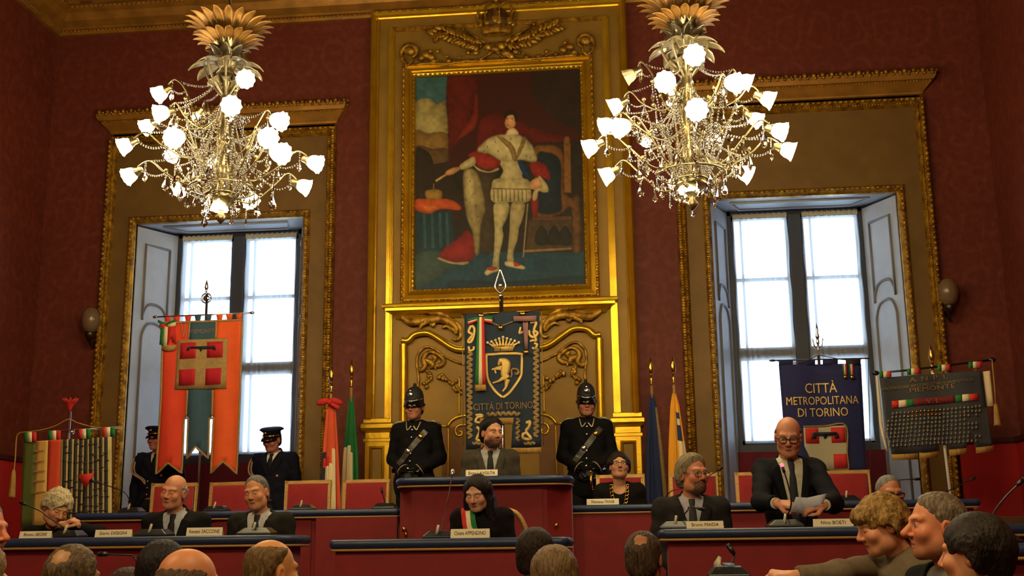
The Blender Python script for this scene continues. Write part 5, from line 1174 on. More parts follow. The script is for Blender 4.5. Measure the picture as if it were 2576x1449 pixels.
# ================================================================== PEOPLE
f32 = np.float32
def d_ell(Q,c,r):
    q = (Q-np.array(c,f32))/np.array(r,f32); k0 = np.sqrt((q*q).sum(1)); q = q/np.array(r,f32); k1 = np.sqrt((q*q).sum(1))
    return k0*(k0-1)/np.maximum(k1,1e-5)
def d_cone(Q,a,b,ra,rb,ys=1.):
    a = np.array(a,f32); b = np.array(b,f32); A = Q-a; ba = b-a
    t = np.clip(A@ba/max(float(ba@ba),1e-9),0,1); D = A-t[:,None]*ba
    if ys != 1.: D = D*np.array((1,1/ys,1),f32)
    return np.sqrt((D*D).sum(1))*(1 if ys == 1. else min(1,(1+ys)/2))-(ra+(rb-ra)*t)
def smin(a,b,k):
    h = np.maximum(k-np.abs(a-b),0)/k; return np.minimum(a,b)-h*h*k*.25
def smax(a,b,k): return -smin(-a,-b,k)
def nets(f,lo,hi,h,B=4):
    """surface-net mesh of the zero set of f"""
    lo = np.array(lo,float); n = np.ceil((np.array(hi)-lo)/h).astype(int)+1; n = ((n+B-1)//B)*B
    ax = [lo[i]+h*np.arange(n[i]) for i in range(3)]
    cx = [lo[i]+h*(np.arange(n[i]//B)*B+(B-1)/2) for i in range(3)]
    G = np.stack(np.meshgrid(*cx,indexing='ij'),-1).reshape(-1,3).astype(f32)
    dc = f(G).reshape([k//B for k in n])
    act = np.abs(dc) < B*h*1.05+.012
    V = np.repeat(np.repeat(np.repeat(dc,B,0),B,1),B,2).astype(f32)
    m_ = np.repeat(np.repeat(np.repeat(act,B,0),B,1),B,2); I = np.argwhere(m_)
    Q = np.stack([ax[k][I[:,k]] for k in range(3)],1).astype(f32)
    V[I[:,0],I[:,1],I[:,2]] = f(Q)
    s = V < 0
    c8 = [(i,j,k) for i in (0,1) for j in (0,1) for k in (0,1)]
    sl = lambda A,o: A[o[0]:A.shape[0]-1+o[0],o[1]:A.shape[1]-1+o[1],o[2]:A.shape[2]-1+o[2]]
    cnt = sum(sl(s,o).astype(np.int8) for o in c8)
    C_ = np.argwhere((cnt > 0)&(cnt < 8))
    val = np.stack([sl(V,o)[C_[:,0],C_[:,1],C_[:,2]] for o in c8],1)
    acc = np.zeros((len(C_),3)); num = np.zeros(len(C_))
    for i in range(8):
        for j in range(i+1,8):
            a,b = np.array(c8[i]),np.array(c8[j])
            if np.abs(a-b).sum() != 1: continue
            v0,v1 = val[:,i],val[:,j]; mk = (v0 < 0) != (v1 < 0)
            t = np.where(mk,v0/np.where(mk,v0-v1,1),0)
            acc += np.where(mk[:,None],a+(b-a)*t[:,None],0); num += mk
    vert = lo+h*(C_+acc/num[:,None])
    idx = -np.ones([k-1 for k in n],np.int64); idx[C_[:,0],C_[:,1],C_[:,2]] = np.arange(len(C_))
    F = []
    for d in range(3):
        e = np.zeros(3,int); e[d] = 1; u,v = (d+1)%3,(d+2)%3
        s0 = s[:s.shape[0]-e[0],:s.shape[1]-e[1],:s.shape[2]-e[2]]; s1 = s[e[0]:,e[1]:,e[2]:]
        E = np.argwhere(s0 != s1); E = E[(E[:,u] > 0)&(E[:,v] > 0)&(E[:,u] < n[u]-1)&(E[:,v] < n[v]-1)]
        if not len(E): continue
        def at_(du,dv):
            q = E.copy(); q[:,u] -= du; q[:,v] -= dv; return idx[q[:,0],q[:,1],q[:,2]]
        q = np.stack([at_(1,1),at_(0,1),at_(0,0),at_(1,0)],1)
        fl = ~s0[E[:,0],E[:,1],E[:,2]]; q[fl] = q[fl][:,::-1]
        F.append(q[(q >= 0).all(1)])
    return vert, np.concatenate(F)
def np_mesh(name,V,F,mats,col=None):
    me = bpy.data.meshes.new(name); nf = len(F)
    me.vertices.add(len(V)); me.vertices.foreach_set('co',np.ascontiguousarray(V,f32).ravel())
    me.loops.add(nf*4); me.loops.foreach_set('vertex_index',np.ascontiguousarray(F,np.int32).ravel())
    me.polygons.add(nf); me.polygons.foreach_set('loop_start',np.arange(nf,dtype=np.int32)*4)
    try: me.polygons.foreach_set('loop_total',np.full(nf,4,np.int32))
    except Exception: pass
    me.update(calc_edges=True); me.validate(); me.polygons.foreach_set('use_smooth',np.ones(len(me.polygons),bool))
    for q in (mats if isinstance(mats,(list,tuple)) else [mats]): me.materials.append(q)
    if col is not None:
        at = me.color_attributes.new('Col','FLOAT_COLOR','POINT'); at.data.foreach_set('color',np.concatenate([col,np.ones((len(col),1))],1).astype(f32).ravel())
    me.update(); return me
M_SKIN = mat('skin',attr='Col',rough=.48,noise=.1,nscale=40,spec=.35)
def cloth_m(rgb,rough=.85,key=''): return mat('cloth_%d_%d_%d%s'%(*rgb,key),rgb,rough=rough,noise=.2,nscale=30,bump=.1,bscale=350,spec=.12)
def hair_m(rgb,rgb2=None): return mat('hair_%d_%d_%d'%rgb,rgb,rough=.55,noise=.5,nscale=110,stretch=(1,.45,.22),bump=.8,bscale=190,rgb2=rgb2,spec=.25)
def head_sdf(o):
    nose = o.get('nose',1.); fat = o.get('fat',1.)
    def f(Q):
        X = np.abs(Q[:,0]); S = np.stack([X,Q[:,1],Q[:,2]],1)
        d = d_ell(S,(0,.016,.036),(.076,.098,.087))
        d = smin(d,d_ell(S,(0,-.032,-.042),(.060*fat,.062,.078)),.035)
        d = smin(d,d_cone(S,(0,-.066,-.098),(.018,-.06,-.096),.021,.019),.03)
        d = smin(d,d_ell(S,(.047*fat,-.006,-.07),(.022,.034,.036)),.035)
        d = smin(d,d_cone(S,(.012,-.088,.024),(.044,-.074,.026),.010,.010),.022)
        d = smin(d,d_ell(S,(.040,-.066,-.028),(.026*fat,.024,.024)),.025)
        d = smax(d,-d_ell(S,(.031,-.108,.004),(.017,.020,.011)),.014)
        d = smin(d,d_ell(S,(.0305,-.0795,.001),(.0145,.0125,.0125)),.004)
        d = smin(d,d_cone(S,(0,-.088,.014),(0,-.112*nose**.3,-.028),.0075,.0125*nose),.014)
        d = smin(d,d_ell(S,(.0115,-.1,-.034),(.009*nose,.010,.008)),.007)
        d = smin(d,d_cone(S,(0,-.089,-.061),(.02,-.082,-.064),.0065,.004),.008)
        d = smin(d,d_cone(S,(0,-.087,-.074),(.017,-.081,-.072),.0075,.004),.008)
        d = smax(d,-d_cone(S,(0,-.100,-.0675),(.021,-.092,-.0685),.0035,.002),.005)
        ear = np.maximum(d_ell(S,(.079,.012,-.008),(.011,.021,.033)),-d_ell(S,(.088,.008,-.006),(.006,.011,.019)))
        d = smin(d,ear,.008)
        if o.get('beard'): d = smin(d,d_ell(S,(0,-.056,-.088),(.048,.042,.04))+.002*np.sin(Q[:,0]*300)*np.sin(Q[:,2]*260),.02)
        if o.get('moust'): d = smin(d,d_cone(S,(0,-.094,-.054),(.026,-.082,-.066),.008,.006),.006)
        return d
    return f
def hair_sdf(style,crown=False):
    def f(Q):
        X = np.abs(Q[:,0]); S = np.stack([X,Q[:,1],Q[:,2]],1); x,y,z = Q[:,0],Q[:,1],Q[:,2]
        nz = .0012*np.sin(x*230+y*80+np.sin(z*70)*2)*np.sin(z*90+y*120)+.0012*np.sin(x*60+2*np.sin(y*40))*np.sin(z*55)
        if style in ('short','thick','balding','ring','swept','grey_thick'):
            t = {'short':.009,'thick':.018,'balding':.009,'ring':.014,'swept':.008,'grey_thick':.022}[style]
            y0 = {'short':.066,'thick':.07,'balding':.03,'ring':.05,'swept':.05,'grey_thick':.066}[style]
            fr = (-(y+y0)*.095-(z-.078)*.072)/.119
            if style == 'ring': fr = np.maximum(fr,(z-.056+.3*np.maximum(0,-y)))
            if style == 'balding': fr = np.maximum(fr,-d_ell(S,(0,.0,.13),(.06,.1,.062)))
            fr = fr+.004*np.sin(x*140+y*170)*np.sin(z*150+y*60)
            tk = t*np.clip(-fr/.035,.06,1.)
            if crown: tk = tk-.019*np.exp(-(x**2+(y-.082)**2+(z-.085)**2)/.0013)*(1+.35*np.sin(x*160+z*90)*np.sin(y*150))
            d = d_ell(S,(0,.016,.036),(.076,.098,.087))
            d = smin(d,d_ell(S,(.0,.055,-.03),(.066,.05,.07)),.03)-tk
            if style == 'grey_thick': d = smin(d,d_ell(S,(.06,.03,.0),(.034,.06,.06)),.03)
            d = smax(d,fr,.004)
            d = smax(d,-d_ell(S,(.085,-.02,-.04),(.05,.034,.045)),.006)
            d = smax(d,-(z+.085),.01)
            if style == 'balding' or style == 'ring': nz = nz*.6
            return d+nz
        if style == 'crown_thin':
            return hair_sdf('short',True)(Q)
        if style in ('bob','long','short_bob','fringe','puff'):
            t = {'bob':.022,'long':.009,'short_bob':.013,'fringe':.015,'puff':.022}[style]
            d = d_ell(S,(0,.02,.038),(.076+t,.1+t,.088+t))
            zb = {'bob':-.13,'long':-.2,'short_bob':-.07,'fringe':-.06,'puff':-.06}[style]
            d = smin(d,d_cone(S,(.066,.025,.03),(.074,.02,zb+.04),.045,.036),.04)
            d = smin(d,d_cone(S,(0,.075,.0),(0,.075,zb+.03),.06,.05),.04)
            if style == 'long':
                d = smin(d,d_cone(S,(.076,.0,-.06),(.098,-.045,-.36),.030,.02,.6),.03)
                d = smin(d,d_cone(S,(.05,.07,-.06),(.06,.085,-.34),.055,.05),.03)
            face = d_ell(S,(0,-.115,-.04),{'bob':(.062,.09,.108),'long':(.066,.1,.124),'short_bob':(.066,.085,.116),'fringe':(.066,.085,.072),'puff':(.064,.09,.1)}[style])
            d = smax(d,-face,.012)
            if style in ('short_bob','fringe','puff'): d = smax(d,-d_ell(S,(.085,-.025,-.05),(.065,.056,.06 if style != 'puff' else .045)),.008)
            if style == 'fringe': d = smin(d,d_ell(S,(0,-.072,.062),(.07,.042,.04)),.02)
            if style in ('puff','fringe'): nz = nz*2+.006*np.sin(x*75+1)*np.sin(y*80)*np.sin(z*75+.5)
            return d+nz
    return f
def hand_prims(W,d,n,curl,side,thumb=.7,s=1.):
    W,d,n = Vector(W),Vector(d).normalized(),Vector(n); n = (n-d*n.dot(d)).normalized(); c = d.cross(n)*side
    out = []
    offs = (.031,.0105,-.0105,-.030); ln = (.072,.081,.075,.058); kn = (.088,.093,.089,.080)
    for i in range(4):
        a = W+c*(offs[i]*.55*s)+d*.008; k = W+(d*kn[i]+c*offs[i])*s
        out.append((a,k,.0165*s,.0128*s))
        p = k; ang = 0.
        cu = curl*(1+.12*(i-1.5))
        for q,fr_,r0 in ((.46,.9,.0105),(.30,1.1,.0092),(.24,.7,.008)):
            ang += cu*fr_; v = d*math.cos(ang)-n*math.sin(ang)+c*(offs[i]*1.2)
            e = p+v.normalized()*(ln[i]*q*s); out.append((p,e,r0*s,(r0-.001)*s)); p = e
    b0 = W+(d*.02+c*.022)*s; b1 = b0+(d*.038+c*.03-n*.012*(1+thumb))*s; b2 = b1+(d*.033+c*(.018-.03*thumb)-n*.012*thumb)*s; b3 = b2+(d*.026-c*.012*thumb-n*.01*thumb)*s
    out += [(b0,b1,.016*s,.0125*s),(b1,b2,.0118*s,.0105*s),(b2,b3,.0102*s,.0085*s)]
    return out
def prim_f(pr,k):
    def f(Q):
        d = None
        for a,b,ra,rb in pr:
            e = d_cone(Q,tuple(a),tuple(b),ra,rb); d = e if d is None else smin(d,e,k)
        return d
    return f
def surf_y(f,x,z,back=False):
    ys = np.linspace(-.6,.35,480).astype(f32); Q = np.stack([np.full_like(ys,x),ys,np.full_like(ys,z)],1); v = f(Q); h = np.where(v < 0)[0]
    return float(ys[h[0]]) if len(h) else None
def ribbon(name,f,path,width,m,root,off=.006,th=.006,n=24,nrm=None):
    """band of cloth lying on the front of a body; path of (x,z)"""
    pts = cat_rom([Vector((x,0,z)) for x,z in path],max(2,n//len(path))) if len(path) > 2 else [Vector((path[0][0]+(path[1][0]-path[0][0])*t,0,path[0][1]+(path[1][1]-path[0][1])*t)) for t in np.linspace(0,1,12)]
    L = []; Rr = []; last = None
    for i,p in enumerate(pts):
        t = (pts[min(i+1,len(pts)-1)]-pts[max(i-1,0)]).normalized(); q = Vector((-t.z,0,t.x))
        row = []
        for s in (-.5,0,.5):
            c = p+q*(width*s); y = surf_y(f,c.x,c.z)
            if y is None: y = last if last is not None else -.1
            last = y; row.append(Vector((c.x,y-off,c.z)))
        L.append(row)
    b = MB(); b.loops(L,False); b.loops([[v+Vector((0,th,0)) for v in r] for r in L],False)
    return b.build(name,m,root,world=False)
PEOPLE_N = [0]
def person(hp,Y,floor,label,yaw=0,pitch=0,roll=0,body=0,stand=False,lean=.05,sx=0.,hs=1.,skin=(204,150,118),hair=None,hairc=(60,45,35),hairc2=None,eyes='open',brow=None,outfit='suit',jc=(24,25,32),sc=(214,210,204),tc=(40,44,52),arms='desk',glasses=None,wide=1.,tall=1.,fine=.0038,stubble=0.,beardc=None,lips=(168,92,80),hands=None,group=None,tip=0.,neckl=.088,gloves=None,neckfat=1.,fopts=None,tielen=.3,**o):
    """hp: pixel of the middle of the head; body: turn of the trunk; yaw/pitch/roll: turn of the head in the world (degrees)"""
    Hw = P(hp[0],hp[1],Y); rz = math.radians(body)
    loc = Vector((Hw.x,Hw.y,floor)); Rb = Matrix.Rotation(rz,3,'Z')
    loc -= Rb@Vector((sx,-lean,0)); loc.z = floor
    hz = Hw.z-floor; Hc = Vector((sx,-lean,hz))
    Rh = Matrix.Rotation(math.radians(yaw-body),3,'Z')@Matrix.Rotation(math.radians(pitch),3,'X')@Matrix.Rotation(math.radians(roll),3,'Y')
    Rn = np.array(Rh,float); Hn = np.array(Hc)
    w = wide; s = tall
    # pivot: the neck top stays put under the head
    N = Hc+Rh@Vector((0,.03,-.07))*hs+Vector((-sx*.4,.02+lean*.25,-neckl*s)); Pv = Vector((0,0,max(.3,hz-.70*s)))
    ax = Pv-N
    Sh = [N+Vector((sg*.175*w,.012,-.06*s)) for sg in (-1,1)]
    if tip: Sh[0].z += tip; Sh[1].z -= tip
    el = {}; A = arms
    for i,sg in ((0,-1),(1,1)):
        S = Sh[i]; q = A[i] if isinstance(A,(tuple,list)) else A
        if q == 'desk': E = S+Vector((sg*.045,-.0,-.28)); Wr = E+Vector((-sg*.09,-.17,-.12))
        elif q == 'cross': E = S+Vector((sg*.06,.01,-.285)); Wr = N+Vector((sg*.045,-.22,-.50))
        elif q == 'down': E = S+Vector((sg*.06,.02,-.29)); Wr = E+Vector((sg*.0,-.06,-.25))
        elif q == 'lap': E = S+Vector((sg*.035,-.02,-.28)); Wr = E+Vector((-sg*.1,-.2,-.06))
        else: E,Wr = Rb.inverted()@(Vector(q[0])-loc) if len(q) > 2 else Vector(q[0]), Rb.inverted()@(Vector(q[1])-loc) if len(q) > 2 else Vector(q[1])
        el[i] = (E,Wr)
    cc,bc,hc_ = N+ax*.30,N+ax*.66,N+ax*1.0
    def torso(Q,o_=0.):
        d = d_ell(Q,tuple(cc),(.178*w+o_,.115*(.6+.4*w)+o_,.185*s+o_))
        d = smin(d,d_ell(Q,tuple(bc),(.162*w+o_,.122*w+o_,.2*s+o_)),.06)
        d = smin(d,d_ell(Q,tuple(hc_),(.178*w+o_,.13*w+o_,.15+o_)),.06)
        for i in (0,1): d = smin(d,d_cone(Q,tuple(N+Vector((0,.02,-.045))),tuple(Sh[i]+Vector((0,0,.0))),.056+o_,.060+o_),.05)
        return d
    def arm(Q,i,o_=0.,k=.05):
        E,Wr = el[i]
        d = d_cone(Q,tuple(Sh[i]),tuple(E),.058*(.5+.5*w)+o_,.050+o_); return smin(d,d_cone(Q,tuple(E),tuple(Wr),.048+o_,.036+o_),.03)
    def wr(Q): return .0035*np.sin(Q[:,0]*38+Q[:,2]*22)*np.sin(Q[:,2]*31+Q[:,1]*17+1)+.002*np.sin(Q[:,0]*17-Q[:,2]*60)
    def coat(Q,o_=.012):
        d = torso(Q,o_)
        for i in (0,1): d = smin(d,arm(Q,i,o_),.03)
        return d+wr(Q)
    # ---- skin: head and neck, hands, and the plain body under the clothes, in one mesh
    hf = head_sdf(o); inv = Rn.T
    nb = (inv@(np.array(N+Vector((0,.012,-.03)))-Hn))/hs
    def headneck(Q):
        d = hf(Q); return smin(d,d_cone(Q,(0,.018,-.055),tuple(nb),.051*neckfat,.058*neckfat),.022)
    V,F = nets(headneck,(-.1,-.14,-.21),(.1,.13,.135),fine/hs)
    x,y,z = np.abs(V[:,0]),V[:,1],V[:,2]
    base = np.array(lin(skin)); col = np.tile(base,(len(V),1))
    def blend(c,wt):
        nonlocal col
        wt = np.clip(wt,0,1)[:,None]; col = col*(1-wt)+np.array(lin(c))*wt
    rd = tuple(min(255,v*k) for v,k in zip(skin,(1.,.86,.84)))
    blend(rd,.8*np.exp(-((x-.045)**2+(z+.03)**2)/.0005)*(y < -.03)); blend(rd,np.exp(-(x**2+(z+.03)**2)/.00018)*(y < -.08)); blend(rd,.6*(x > .078))
    bc_ = brow or hairc
    if stubble: blend(beardc or hairc,stubble*np.clip((-.048-z)/.02,0,1)*(y < .0)*(z > -.125)*(1-np.exp(-((x/.02)**2+((z+.067)/.012)**2))))
    if o.get('beard'): blend(beardc or hairc,.95*np.clip((-.048-z)/.008,0,1)*np.clip((.0-y)/.02,0,1)*np.clip((.056-x)/.01,0,1)*(z > -.14))
    if o.get('moust'): blend(beardc or hairc,.95*(x < .032)*(z < -.044)*(z > -.064)*(y < -.075))
    blend(lips,1.1*np.exp(-(((x)/.019)**4+((z+.0675)/.0095)**4))*(y < -.078)); blend(tuple(v*.4 for v in lips),np.exp(-((x/.02)**6+((z+.0675)/.0025)**2))*(y < -.075))
    blend(bc_,.85*np.exp(-(((x-.031)/.016)**4+((z-.0245-.10*(x-.03)*(x < .03))/.0042)**2))*(y < -.06))
    ez = z-.001
    if eyes == 'open':
        em_ = ((x-.0305)/.0125)**2+(ez/.0052)**2
        blend((188,172,156),(em_ < 1)*(y < -.06)*1.); blend((40,28,22),(((V[:,0]-np.sign(V[:,0])*.0305)**2+ez**2) < .0056**2)*(em_ < 1.1)*(y < -.06)*1.)
        blend((60,40,34),np.exp(-(((x-.0305)/.014)**4+((ez-.0055)/.0022)**2))*(y < -.06))
    else:
        blend((96,60,46),.9*np.exp(-(((x-.0305)/.014)**4+((ez+.0045)/.0022)**2))*(y < -.06))
    V = (V*hs)@Rn.T+Hn
    VV,FF,CC = [V],[F],[col]; tot = len(V)
    def addp(f,lo,hi,h,c):
        nonlocal tot
        v,q = nets(f,lo,hi,h)
        VV.append(v); FF.append(q+tot); CC.append(np.tile(np.array(lin(c)),(len(v),1))); tot += len(v)
    def bb(ps,m): 
        a = np.array([tuple(p) for p in ps]); return a.min(0)-m,a.max(0)+m
    kn,an = [],[]
    for sg in (-1,1):
        if stand: kn.append(Vector((sg*.10,-.02,Pv.z*.53))); an.append(Vector((sg*.11,.03,.09)))
        else: kn.append(Vector((sg*.11,-.36 if arms != 'lap' else -.28,Pv.z-.0))); an.append(Vector((sg*.11,-.30,.09)))
    hips = [Pv+Vector((sg*.09,0,-.03)) for sg in (-1,1)]
    def legs(Q,o_):
        d = None
        for i in (0,1):
            e = smin(d_cone(Q,tuple(hips[i]),tuple(kn[i]),.088+o_,.062+o_),d_cone(Q,tuple(kn[i]),tuple(an[i]),.058+o_,.042+o_),.03); d = e if d is None else smin(d,e,.02)
        return d
    def under(Q):
        d = smin(torso(Q,-.02),legs(Q,-.012),.04)
        for i in (0,1): d = smin(d,arm(Q,i,-.014),.03)
        return d
    lo,hi = bb([N,Pv]+Sh+kn+an+[el[i][k] for i in (0,1) for k in (0,1)],.16); lo[2] = max(lo[2],.03)
    addp(under,lo,hi,.02,skin)
    glv = None
    hd = hands or {}
    for i in (0,1):
        sg = (-1,1)[i]; E,Wr = el[i]; fa = (Wr-E).normalized()
        if i in hd:
            d_,n_,cu,th = hd[i][:4]; pr = hand_prims(Wr+fa*.012,Rb.inverted()@Vector(d_),Rb.inverted()@Vector(n_),cu,hd[i][4] if len(hd[i]) > 4 else 1,th)
        else: pr = hand_prims(Wr+fa*.012,fa+Vector((-sg*.1,0,-.05)),Vector((0,-.3,1)),.35,-sg,.5)
        pr = pr+[(E+(Wr-E)*.6,Wr+fa*.015,.034,.0265)]
        l2,h2 = bb([a for a,_,_,_ in pr]+[b_ for _,b_,_,_ in pr],.03)
        if gloves is None or True: addp(prim_f(pr,.009),l2,h2,.0045 if i in hd else .009,skin if not gloves else gloves)
    me = np_mesh('person',np.concatenate(VV),np.concatenate(FF),M_SKIN,np.concatenate(CC))
    root = link('person',me); root.location = loc; root.rotation_euler = (0,0,rz); tag(root,label,'person',group)
    Mh = Matrix.Translation(Hc)@Rh.to_4x4()@Matrix.Diagonal((hs,hs,hs,1))
    def sub(name,f,lo,hi,h,m):
        v,q = nets(f,lo,hi,h); return link(name,np_mesh(name,v,q,m),root)
    def hsub(name,f,lo,hi,h,m):
        v,q = nets(f,lo,hi,h); v = (v*hs)@Rn.T+Hn; return link(name,np_mesh(name,v,q,m),root)
    def hmb(name,b,m):
        b.v = [Mh@v for v in b.v]; return b.build(name,m,root,world=False)
    if hair:
        zl = -.42 if hair == 'long' else -.2
        hsub('hair',hair_sdf(hair),(-.16,-.15,zl),(.16,.2,.17),max(.0042,fine*1.1),hair_m(hairc,hairc2))
    # ---- clothes
    apex = N.z-tielen*s
    front = lambda Q: np.abs(Q[:,0]-N.x)
    lo,hi = bb([N,Pv]+Sh+[el[i][k] for i in (0,1) for k in (0,1)],.14); hi[2] = N.z+.09
    lo[2] = Pv.z-(.2 if stand else .1)
    jm = cloth_m(jc)
    cuff = [(el[i][1]-el[i][0]).normalized() for i in (0,1)]
    def cut_cuffs(Q,d):
        for i in (0,1):
            W_ = np.array(el[i][1],f32); d = np.where(((Q-W_)**2).sum(1) < .012,np.maximum(d,(Q-W_)@np.array(cuff[i],f32)),d)
        return d
    if outfit in ('suit','open'):
        sl = min(.3,.078/tielen+.02)
        def vcut(Q):
            a = (front(Q)-(Q[:,2]-apex)*sl)/math.sqrt(1+sl*sl); return np.maximum(np.maximum(a,Q[:,1]-(N.y+.0)),np.maximum(apex-Q[:,2],0*a-1))
        def lap(Q):
            d = None
            for sg in (-1,1):
                e = d_cone(Q,(N.x+sg*.02,lapy[0],apex+.0),(N.x+sg*.092,lapy[1],N.z-.075),.022,.03,.45); d = e if d is None else np.minimum(d,e)
            return d
        y0 = surf_y(coat,N.x+.02,apex+.02); y1 = surf_y(coat,N.x+.095,N.z-.09); lapy = (y0 if y0 is not None else -.12,y1 if y1 is not None else -.08)
        def jacket(Q):
            d = coat(Q)
            d = smin(d,d_cone(Q,tuple(N+Vector((0,.018,-.04))),tuple(N+Vector((0,.03,.02))),.078,.07),.02)
            d = smin(d,lap(Q),.006)
            d = np.maximum(d,-d_cone(Q,tuple(N+Vector((0,.0,-.06))),tuple(N+Vector((0,.0,.12))),.062,.066))
            d = smax(d,-vcut(Q),.006)
            if stand: d = smin(d,smax(d_ell(Q,tuple(Pv+Vector((0,0,-.05))),(.2*w,.15*w,.2)),-(Q[:,2]-(Pv.z-.17)),.02),.04)
            d = smax(d,-(Q[:,2]-(Pv.z-(.17 if stand else .08))),.01)
            return cut_cuffs(Q,d)
        sub('jacket',jacket,lo,hi,.0085,jm)
        def shirt0(Q):
            return smin(torso(Q,-.002),d_cone(Q,tuple(N+Vector((0,.0,-.05))),tuple(N+Vector((0,.006,.045))),.066*neckfat,.061*neckfat),.015)
        def shirt(Q):
            d = shirt0(Q); d = np.maximum(d,Q[:,2]-(N.z+.038+.25*(Q[:,1]-N.y))); 
            d = np.maximum(d,-d_cone(Q,tuple(N+Vector((0,.008,.0))),tuple(N+Vector((0,.008,.12))),.054*neckfat,.057*neckfat))
            gap = (front(Q)-(Q[:,2]-(N.z-.005))*.5); 
            return np.maximum(d,-np.maximum(np.maximum(gap,N.z-.005-Q[:,2]),Q[:,1]-(N.y-.03)))
        sub('shirt',shirt,(N.x-.15,N.y-.25,apex-.06),(N.x+.15,N.y+.1,N.z+.1),.006,cloth_m(sc,.75))
        if outfit == 'suit':
            b = MB(); prev = -.1; rows = []
            for t in np.linspace(0,1,14):
                zz = N.z-.002+(apex-.03-N.z)*t; yy = surf_y(shirt0,N.x,zz); yy = prev if yy is None else yy; prev = yy
                wd = (.020 if t < .12 else .015 if t < .2 else .017+.020*t)*1.1; k = .012 if t < .15 else .006
                rows.append([Vector((N.x-wd,yy-.002,zz)),Vector((N.x-wd*.5,yy-k-.006,zz)),Vector((N.x+wd*.5,yy-k-.006,zz)),Vector((N.x+wd,yy-.002,zz))])
            b.loops(rows,False); b.loops([[v+Vector((0,.012,0)) for v in r] for r in rows],False); b.build('tie',cloth_m(tc,.6,'tie'),root,world=False)
        for i in (0,1):
            if i in hd:
                b = MB(); E,Wr = el[i]; b.tube([Wr-cuff[i]*.03,Wr+cuff[i]*.016],[.037,.037],14,cap=True); b.build('shirt_cuff',cloth_m(sc,.75),root,world=False)
    else:
        def top(Q):
            d = coat(Q,.014 if outfit == 'uniform' else .01)
            if outfit == 'uniform':
                d = smin(d,np.maximum(d_cone(Q,tuple(N+Vector((0,.012,-.04))),tuple(N+Vector((0,.016,.03))),.076,.069),Q[:,2]-(N.z+.036)),.012)
                d = smin(d,smax(d_ell(Q,tuple(Pv+Vector((0,0,-.05))),(.2*w,.15*w,.22)),-(Q[:,2]-(Pv.z-.2)),.02),.04)
            elif outfit == 'scoop': d = smax(d,-d_ell(Q,tuple(N+Vector((0,-.06,-.0))),(.075,.1,.1)),.01)
            else: d = smin(d,np.maximum(d_cone(Q,tuple(N+Vector((0,.018,-.05))),tuple(N+Vector((0,.024,.025))),.076,.068),Q[:,2]-(N.z+.03)),.02)
            d = np.maximum(d,-d_cone(Q,tuple(N+Vector((0,.01,-.02))),tuple(N+Vector((0,.012,.14))),.058*neckfat,.061*neckfat))
            d = smax(d,-(Q[:,2]-(Pv.z-(.2 if stand else .08))),.01)
            return cut_cuffs(Q,d)
        sub('tunic' if outfit == 'uniform' else 'sweater' if outfit == 'sweater' else 'top',top,lo,hi,.0085,jm)
        root['_'] = 0
    def tr(Q): return smin(legs(Q,.008),d_ell(Q,tuple(Pv+Vector((0,0,-.02))),(.18*w,.135*w,.12)),.05)
    l2,h2 = bb(hips+kn+an,.15); l2[2] = .06
    sub('trousers',lambda Q: np.maximum(tr(Q),.085-Q[:,2]),l2,h2,.018,cloth_m((22,22,26)))
    for i in (0,1):
        b = MB(); b.ell(an[i]+Vector((0,-.06,-.045)),(.045,.13,.045)); b.build('shoe',M_BLACK,root,world=False)
    if glasses:
        gm,tk = glasses; b = MB()
        for sg in (-1,1):
            b.tube([Vector((sg*.033+.024*math.copysign(abs(math.cos(a))**.6,math.cos(a)),-.104+.10*abs(.024*math.cos(a)*sg+.0)*0,-.002+.017*math.copysign(abs(math.sin(a))**.7,math.sin(a)))) for a in np.linspace(0,2*PI,25)],tk,6)
            b.tube([Vector((sg*.058,-.102,.006)),Vector((sg*.078,-.07,.008)),Vector((sg*.083,.015,.006))],tk,6)
        b.tube([Vector((-.01,-.106,.002)),Vector((0,-.112,.005)),Vector((.01,-.106,.002))],tk,6); hmb('glasses',b,gm)
    root.pop('_',None)
    bpy.context.view_layer.update()
    return dict(root=root,hmb=hmb,N=N,coat=lambda Q: coat(Q,.016),el=el,Sh=Sh,Pv=Pv,Mh=Mh,Hc=Hc,sub=sub,apex=apex,torso=torso,hs=hs,Rb=Rb,loc=loc)
M_NAVY = None
